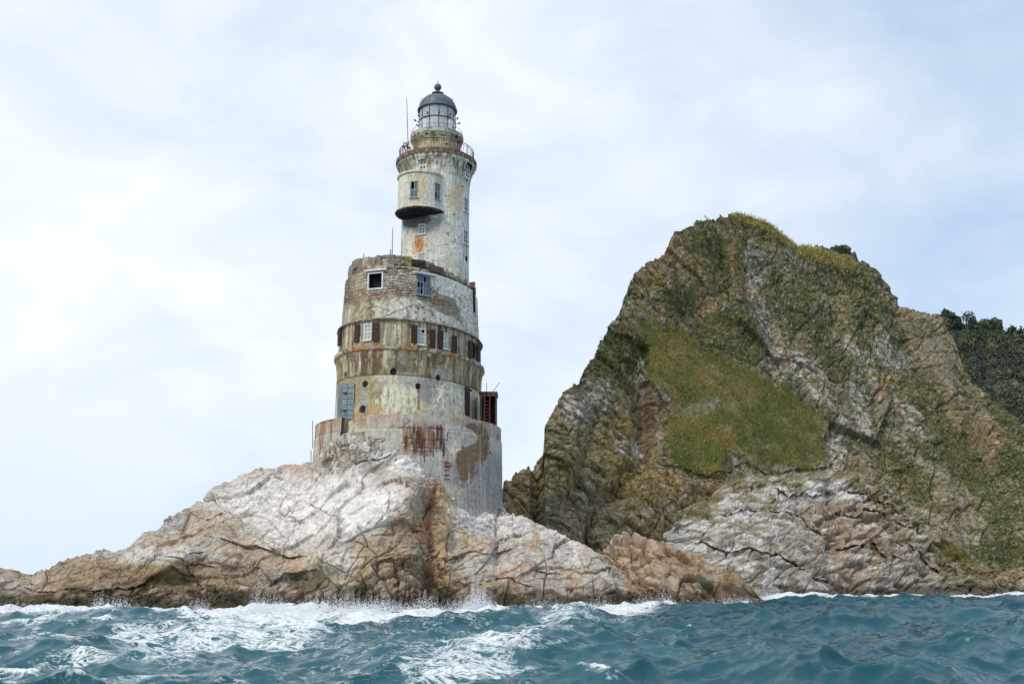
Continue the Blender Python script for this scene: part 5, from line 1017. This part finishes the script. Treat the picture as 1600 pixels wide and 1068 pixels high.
# aerial on the gallery, junk beside it
ta = math.radians(198); q = np.array(P(637.5, 224, TY - 1.2)); q2 = np.array(P(635.5, 152, TY - 1.2)); part('aerial', MB().tube([q, q * 0.5 + q2 * 0.5, q2], 0.05, 6, 0.03), M_POLE, label='thin leaning pole on the gallery')
s = MB()
for k in range(9): v0 = q + np.array((rnd.uniform(-.45, .35), rnd.uniform(-.3, .3), rnd.uniform(-1.0, -0.1))); s.tube([v0, v0 + np.array((rnd.uniform(-.3, .3), rnd.uniform(-.2, .2), rnd.uniform(-.4, .4)))], rnd.uniform(.03, .07), 5)
s.tube([q + (0, 0, -1.2), q + (0, 0, 0.1)], 0.07, 6); s.tube([q + (-.35, 0, -1.1), q + (0.05, 0, -0.1)], 0.035, 5); s.tube([q + (.35, 0, -1.1), q + (-0.05, 0, -0.1)], 0.035, 5)
part('aerial_mount', s, M_RAIL)

# rusty hut with a ladder on the foundation's right shoulder
hx0, hx1 = P(750, 640, 88.5)[0], P(777, 640, 88.5)[0]; hz0 = zb1 - 1.2; hz1 = float(P(765, 613, 86.8)[2]); hw = hx1 - hx0; hc = (hx0 + hx1) / 2
M_HUT = flat_material('rusty_plate', (58, 42, 38), 0.9, rgb2=(116, 100, 90), scale=2.2, thr=(0.45, 0.7))
ex, ey, ez = (1, 0, 0), (0, 1, 0), (0, 0, 1); hut = part('hut', MB().quadbox((hx1 - 0.1, 88.3, (hz0 + hz1) / 2), ey, ez, ex, 2.4, hz1 - hz0 - 0.02, 0.14), M_HUT, label='rusted open steel hut')
for bx_, by_, bz_, sx_, sy_, sz_ in ((hx0 + 0.12, 88.3, (hz0 + hz1) / 2, 0.2, 2.4, hz1 - hz0 - 0.02), (hc, 89.45, (hz0 + hz1) / 2, hw - 0.3, 0.1, hz1 - hz0 - 0.02), (hc, 88.28, hz1 + 0.05, hw + 0.1, 2.6, 0.16), (hc, 87.1, hz1 - 0.14, hw - 0.4, 0.12, 0.24), (hx0 + 0.42, 87.15, (hz0 + hz1) / 2, 0.10, 0.1, hz1 - hz0)):
    part('plate', MB().quadbox((bx_, by_, bz_), ex, ez, ey, sx_, sz_, sy_), M_HUT, hut)
ld = MB(); 
for xx in (hc - 0.32, hc + 0.12): ld.tube([(xx, 86.95, hz0), (xx + 0.02, 86.95, hz1 + 0.1)], 0.045, 5)
for k in range(8): zz = hz0 + 1.2 + k * 0.30; ld.tube([(hc - 0.32, 86.95, zz), (hc + 0.12, 86.95, zz)], 0.028, 4)
part('ladder', ld, M_RUST, hut)
r_ = MB().tube([(hc - 0.15, 87.3, hz1), (hc - 0.17, 87.3, hz1 + 0.95)], 0.022, 4).tube([(hc + 0.25, 87.3, hz1), (hc + 0.95, 87.3, hz1 + 0.95)], 0.022, 4); part('rod', r_, M_IRON, hut)
s = MB()
for x, y0, y1 in ((488.5, 700, 657), (486, 722, 703)): q = P(x, y0, DY - 0.5); q2 = P(x, y1, DY - 0.5); s.tube([q, q2], 0.03, 4)
part('cable', s, M_IRON)

# ------------------------------------------------------------------ vegetation
NR = np.random.default_rng(21)
def tufts(name, pts, cols, n_b, size, spread, up=(0, -0.25, 1), leafy=False, mat=None):
    """many small blades or leaves in one mesh"""
    K = len(pts) * n_b; base = np.repeat(pts, n_b, 0) + NR.normal(size=(K, 3)) * spread; c = np.repeat(cols, n_b, 0) * NR.uniform(0.75, 1.25, (K, 1))
    d = np.asarray(up, float) + NR.normal(size=(K, 3)) * (0.9 if leafy else 0.38); d /= np.linalg.norm(d, axis=1, keepdims=True)
    s = np.cross(d, NR.normal(size=(K, 3))); s /= np.linalg.norm(s, axis=1, keepdims=True) + 1e-9
    L = NR.uniform(0.6, 1.3, (K, 1)) * size
    if leafy: V = np.stack([base - s * L * 0.35, base + d * L * 0.5 - s * 0.0, base + s * L * 0.35, base - d * L * 0.5], 1); f = np.arange(K * 4).reshape(K, 4); c = np.repeat(c, 4, 0)
    else: V = np.stack([base - s * L * 0.13, base + s * L * 0.13, base + d * L], 1); f = np.arange(K * 3).reshape(K, 3); c = np.repeat(c, 3, 0)
    return link(name, raw_mesh(name, V.reshape(-1, 3), f, False, c), mat)
M_LEAF = attr_material('foliage', 2.0, 0.25, 0.0, 4.0, 0.85, 0.02)
flat = lambda a: a.reshape(-1, *a.shape[2:])
q = CL_Q; R0 = q.shape[0]
def pick(mask, n, thr=0.5):
    idx = np.flatnonzero(mask.ravel() > thr); return NR.choice(idx, min(n, len(idx)), replace=False) if len(idx) else idx
sc_v = (CL_PX > 800)
gi = pick(GX['grass'] + 0.9 * NR.random(GX['grass'].shape) * (GX['grass'] > 0.02), 30000, 0.8); gq = flat(q)[gi]; gn = fbm(gq * 0.12, 5, 0.65, seed=500) * 1.3
gc = mixc(np.broadcast_to(C((130, 134, 74)), gq.shape), C((160, 142, 88)), sstep(-0.05, 0.3, gn)); gc = mixc(gc, C((112, 118, 68)), sstep(0.1, 0.35, -gn))
o = tufts('grass', gq, gc, 3, 0.30, 0.14, mat=M_LEAF); props(o, kind='stuff')
gi = pick(GX['top'], 3500, 0.4); gq = flat(q)[gi]; o = tufts('grass', gq, np.broadcast_to(C((176, 164, 104)), gq.shape), 3, 0.45, 0.15, mat=M_LEAF); props(o, kind='stuff')
gi = pick(GX['scrub'] * sc_v * NR.random(GX['scrub'].shape) ** 0.5, 20000, 0.5); gq = flat(q)[gi]; gn = fbm(gq * 0.3, 3, seed=502)
o = tufts('undergrowth', gq, mixc(np.broadcast_to(C((92, 102, 66)), gq.shape), C((120, 120, 74)), sstep(-0.1, 0.3, gn)), 3, 0.24, 0.16, leafy=True, mat=M_LEAF); props(o, kind='stuff')
fq = flat(FAR_Q); fm = (flat(FAR_PX) > 1440) & (flat(FAR_PX) < 1640) & (flat(FAR_PY) < 790); fid = np.flatnonzero(fm); fid = NR.choice(fid, 620, replace=False)
fpts, fcol = [], []
for i in fid:
    b = fq[i]; near_top = FAR_PY.ravel()[i] < np.interp(FAR_PX.ravel()[i], [1460, 1540, 1600], [522, 536, 552]); r = NR.uniform(0.5, 1.0) if near_top else NR.uniform(0.9, 2.3); nn = 80; v = NR.normal(size=(nn, 3)); v /= np.linalg.norm(v, axis=1, keepdims=True); v *= NR.uniform(0.55, 1, (nn, 1)) * r * np.array([1, 1, 1.15]) * (1 + 0.35 * NR.normal(size=(nn, 1)) * 0.5)
    if FAR_PY.ravel()[i] > 600 and NR.random() < 0.35: continue
    fpts.append(b + v + (0, -0.3, r * 0.7)); t_ = [C((84, 96, 82)), C((98, 108, 84)), C((74, 88, 80)), C((118, 122, 90))][NR.choice(4, p=[.4, .25, .25, .1])]; fcol.append(np.broadcast_to(t_, (nn, 3)))  # leaf colours lightened and blued to paint in distance haze
o = tufts('forest', np.concatenate(fpts), np.concatenate(fcol), 3, 0.48, 0.3, leafy=True, mat=M_LEAF); props(o, kind='stuff')
M_BARK = flat_material('bark', (84, 74, 64), 0.95, rgb2=(60, 54, 48), scale=3)
def tree(px, pyt, pyb, Y, kind, label, width=None, group=None):
    top, bot = P(px, pyt, Y), P(px, pyb, Y); h = top[2] - bot[2]; r = random.Random(int(px * 7)); N = np.random.default_rng(int(px * 13))
    e = bpy.data.objects.new(kind, None); COL.objects.link(e); e.location = bot; props(e, label, 'shrub' if 'shrub' in kind else 'tree', group)
    t = MB().tube([bot - (0, 0, 0.8), bot + (0.08 * h * r.uniform(-.5, .5), 0, h * 0.5), top - (0, 0, h * 0.04)], 0.035 * h + 0.03, 6, 0.02); pts, col = [], []
    W = (width or 0.5) * h; base = {'conifer_tree': C((62, 80, 68)), 'bare_tree': C((92, 96, 80))}.get(kind, C((96, 110, 78)))
    nb = {'conifer_tree': 26, 'bare_tree': 16}.get(kind, 26)
    for k in range(nb):
        f = r.uniform(0.12 if kind == 'shrub' else 0.25, 0.97); a = r.uniform(0, 6.28)
        ln = W * (((1 - f) * 1.15 + 0.10) if kind == 'conifer_tree' else math.sqrt(max(0.05, 1 - (2 * f - 1.1) ** 2)) * r.uniform(.5, 1)) * r.uniform(.65, 1.1)
        p0 = bot + (top - bot) * f; p1 = p0 + np.array((math.cos(a) * ln, math.sin(a) * ln, ln * (0.05 if kind == 'conifer_tree' else 0.45))); t.tube([p0, p1], 0.03, 4, 0.012, cap=False)
        m_ = 5 if kind == 'bare_tree' else 22
        for _ in range(m_): g = r.uniform(0.25, 1.05) ** 0.7; pts.append(p0 + (p1 - p0) * g + N.normal(size=3) * (0.10 * W)); col.append(base * r.uniform(.75, 1.2))
    part_ = lambda nm, me, mt: link(nm, me, mt, e, tuple(bot))
    part_('trunk', t.mesh('trunk'), M_BARK); c = tufts('crown', np.array(pts), np.array(col), 3, 0.075 * h + 0.16, 0.05 * h, leafy=True, mat=M_LEAF); c.parent = e; c.matrix_parent_inverse = Matrix.Translation(tuple(bot)).inverted()
    return e
for a in ((1466, 493, 522, 262, 'conifer_tree', 'small dark conifer at the left end of the wooded crest', .42), (1478, 486, 520, 264, 'conifer_tree', 'taller of two dark conifers touching at the left of the wooded crest', .42), (1488, 490, 522, 263, 'conifer_tree', 'dark conifer just right of the tallest one, left group on the crest', .45),
          (1496, 497, 524, 262, 'conifer_tree', 'last dark conifer of the left group, before the thin-crowned tree', .45), (1512, 491, 526, 265, 'bare_tree', 'thin see-through tree with few leaves on the wooded crest', .45), (1519, 500, 530, 262, 'conifer_tree', 'pointed dark conifer right of the thin see-through tree', .42),
          (1534, 506, 534, 261, 'broadleaf_tree', 'low round grey-green tree between the pointed conifer and the pale broad tree', .5), (1546, 504, 536, 263, 'broadleaf_tree', 'pale broad-crowned tree in the middle of the wooded crest', .55), (1560, 502, 536, 265, 'conifer_tree', 'slim tree with a small flat tuft on top, middle right of the crest', .28),
          (1571, 519, 545, 262, 'broadleaf_tree', 'rounded pale green tree in the dip right of the flat-topped slim tree', .55), (1581, 512, 545, 262, 'conifer_tree', 'dark flat-topped conifer right of the dip in the wooded crest', .42), (1594, 515, 550, 262, 'conifer_tree', 'dark ragged conifer at the right edge of the photo', .5),
          (1311, 387, 397, 200, 'shrub', 'dark rounded bush on the grey knoll behind the cliff crest', 1.1), (1322, 389, 397, 201, 'shrub', 'small twiggy shrub on top of the grey knoll', .5), (1361, 424, 433, 200, 'shrub', 'upper of the small shrubs down the knoll slope', .7), (1375, 442, 450, 200, 'shrub', 'lower of the small shrubs down the knoll slope', .7)):
    tree(*a[:6], width=a[6], group='shrubs on the knoll' if a[4] == 'shrub' else 'trees on the wooded crest')

# ------------------------------------------------------------------ rubble fallen along the foot of the foundation wall
rv, rf_, rc = [], [], []; base_n = 0
ipx, ipy = proj(ISL_Q)
for k in range(330):
    x = NR.choice([NR.uniform(496, 640), NR.uniform(640, 800), NR.uniform(505, 600), NR.uniform(505, 600)]); y = np.interp(x, *zip(*isl_sil)) + abs(NR.normal()) * (17 if x < 620 else 5) - 1
    i = np.argmin((ipx - x) ** 2 + (ipy - y) ** 2 + (ISL_Q[..., 1] > 84) * 0); sz = NR.uniform(0.10, 0.42) * (1.2 if x < 620 else 0.8); me = stone_mesh(1000 + k, sz * NR.uniform(.8, 1.6), sz * NR.uniform(.6, 1), sz)
    R_ = np.array(Matrix.Rotation(NR.uniform(0, 6), 3, 'Z') @ Matrix.Rotation(NR.uniform(-.6, .6), 3, 'X')); v = np.array(me.v) @ R_.T + ISL_Q.reshape(-1, 3)[i]; rv.append(v); rf_ += [tuple(base_n + np.array(f)) for f in me.f]; base_n += len(v)
    rc.append(np.broadcast_to([C((214, 209, 200)), C((190, 184, 172)), C((182, 168, 148))][k % 3], v.shape))
o = link('rubble', raw_mesh('rubble', np.concatenate(rv), np.array(rf_), False, np.concatenate(rc)), M_ROCK); props(o, kind='stuff')

# ------------------------------------------------------------------ seabirds
M_BIRD = flat_material('dark_plumage', (40, 38, 40), 0.8, rgb2=(62, 58, 56)); M_GULL = flat_material('pale_plumage', (196, 198, 200), 0.8, rgb2=(130, 132, 136))
def bird_mesh(name):
    s = MB(); s.tube([(-.26, 0, .06), (-.12, 0, .12), (0, 0, .17), (.10, 0, .22)], 0.03, 6)
    n = 6
    for i, rr_ in enumerate((0.02, 0.08, 0.10, 0.06)):
        for k in range(n): pass
    s2 = MB()
    path = [((-.30, 0, .03), .02), ((-.18, 0, .09), .06), ((-.02, 0, .15), .095), ((.10, 0, .24), .07), ((.14, 0, .34), .035), ((.15, 0, .42), .035), ((.18, 0, .46), .045), ((.24, 0, .46), .02), ((.32, 0, .45), .008)]
    b = 0
    for i, (p, r) in enumerate(path):
        a = np.array(path[min(i + 1, len(path) - 1)][0]) - np.array(path[max(i - 1, 0)][0]); a = a / np.linalg.norm(a); e1 = np.array((0, 1, 0)); e2 = np.cross(a, e1)
        for k in range(8): t = 2 * math.pi * k / 8; s2.v.append(np.array(p) + r * (math.cos(t) * e1 + math.sin(t) * e2))
    for i in range(len(path) - 1):
        for k in range(8): s2.f.append((i * 8 + k, i * 8 + (k + 1) % 8, (i + 1) * 8 + (k + 1) % 8, (i + 1) * 8 + k))
    s2.tube([(0, .04, 0), (0, .04, .10)], .012, 4); s2.tube([(0, -.04, 0), (0, -.04, .10)], .012, 4)
    return s2.mesh(name, True)
bm_ = bird_mesh('seabird'); bm_.materials.append(M_BIRD); rb_ = random.Random(8)
aq, apx, apy = AP_Q, AP_PX, AP_PY; ppx, ppy = proj(aq)
for k in range(22):
    x = rb_.uniform(1352, 1432); y = np.interp(x, [1350, 1385, 1400, 1432], [762, 775, 790, 812]) + rb_.uniform(1, 24); i = np.argmin((ppx - x) ** 2 + (ppy - y) ** 2)
    o = bpy.data.objects.new('seabird', bm_); COL.objects.link(o); o.location = aq.reshape(-1, 3)[i] + np.array((0, -0.05, 0.02)); s_ = rb_.uniform(.9, 1.25); o.scale = (s_,) * 3; o.rotation_euler = (0, 0, rb_.uniform(0, 6.28))
    props(o, 'small dark seabird perched on the lime-streaked ledges at the foot of the cliff', 'seabird', 'seabirds perched on the ledges at the cliff foot')
s = MB(); s.tube([(-.28, 0, 0), (-.1, 0, .02), (.12, 0, .03), (.3, 0, .02)], 0.06, 6, 0.02)
w_ = MB(); 
for sgn in (-1, 1):
    b = len(s.v); s.v += [np.array(x) for x in ((-.08, 0, .05), (.12, 0, .06), (.14, sgn * .35, .24), (-.02, sgn * .35, .22), (-.16, sgn * .8, .12), (-.08, sgn * .8, .13))]; s.f += [(b, b + 1, b + 2, b + 3), (b + 3, b + 2, b + 5, b + 4)]
o = link('seabird', s.mesh('flying_seabird'), M_GULL); o.location = P(1104, 341, 150); o.rotation_euler = (0.2, 0.1, 2.4); props(o, 'pale seabird gliding in the sky just left of the cliff top', 'seabird')

# ------------------------------------------------------------------ spray where the swell breaks on the rocks
sp_pts, sp_r = [], []; SPN = 3
for x, w, h, n, yd in ((750, 26, 1.7, 1500, 0), (735, 50, 0.9, 900, 0), (600, 60, 0.9, 1300, 0), (545, 50, 1.1, 1000, 0), (500, 40, 0.9, 500, 0), (440, 30, 1.0, 600, 0), (418, 20, 1.3, 300, 0), (210, 34, 0.9, 500, 0), (180, 16, 1.2, 400, -6), (60, 60, 0.5, 400, 0), (850, 60, 0.7, 600, 0), (930, 30, 0.8, 400, 0), (1000, 30, 0.9, 400, 2), (1030, 20, 1.2, 400, 3), (1130, 50, 0.8, 500, 0), (1185, 26, 1.4, 700, 6), (1320, 60, .5, 250, 0), (1430, 60, .7, 250, 0), (670, 30, 1.0, 500, 0), (330, 30, .8, 350, -3)):
    n = n * SPN; X = NR.normal(size=n) * w * 0.5 + x; Y = np.interp(X, [-40, 100, 300, 500, 690, 900, 1000, 1060, 1120, 1200, 1400, 1660], [73, 71, 70.5, 69.5, 70, 71.5, 74, 79, 83, 101, 111, 121]) + yd - 0.7 + NR.normal(size=n) * 0.7
    u = np.abs(NR.normal(size=n)); hh = h * np.exp(-((X - x) / w) ** 2) * u * 0.6 * (0.7 + 0.5 * np.abs(np.sin(X * 0.35)))
    sp_pts.append(np.stack([(X - 800) / 1600 * Y / CP * 0.985, Y, 0.15 + hh], -1)); sp_r.append(NR.uniform(0.006, 0.028, n) * (1.2 - 0.35 * np.clip(u, 0, 2)))
c = np.concatenate(sp_pts); r = np.concatenate(sp_r); O = np.array([(1, 0, 0), (0, 1, 0), (-1, 0, 0), (0, -1, 0), (0, 0, 1), (0, 0, -1)], float); Fo = np.array([(0, 1, 4), (1, 2, 4), (2, 3, 4), (3, 0, 4), (1, 0, 5), (2, 1, 5), (3, 2, 5), (0, 3, 5)])
jit = NR.uniform(0.6, 1.5, (len(c), 1, 3)); V = c[:, None] + O[None] * r[:, None, None] * jit; f = (Fo[None] + (np.arange(len(c)) * 6)[:, None, None]).reshape(-1, 3)
m, n, l, b = mat_new('sea_spray'); b.inputs['Base Color'].default_value = (0.86, 0.88, 0.9, 1); b.inputs['Roughness'].default_value = 0.6
o = link('sea_spray', raw_mesh('sea_spray', V.reshape(-1, 3), f, True), m); props(o, kind='stuff')
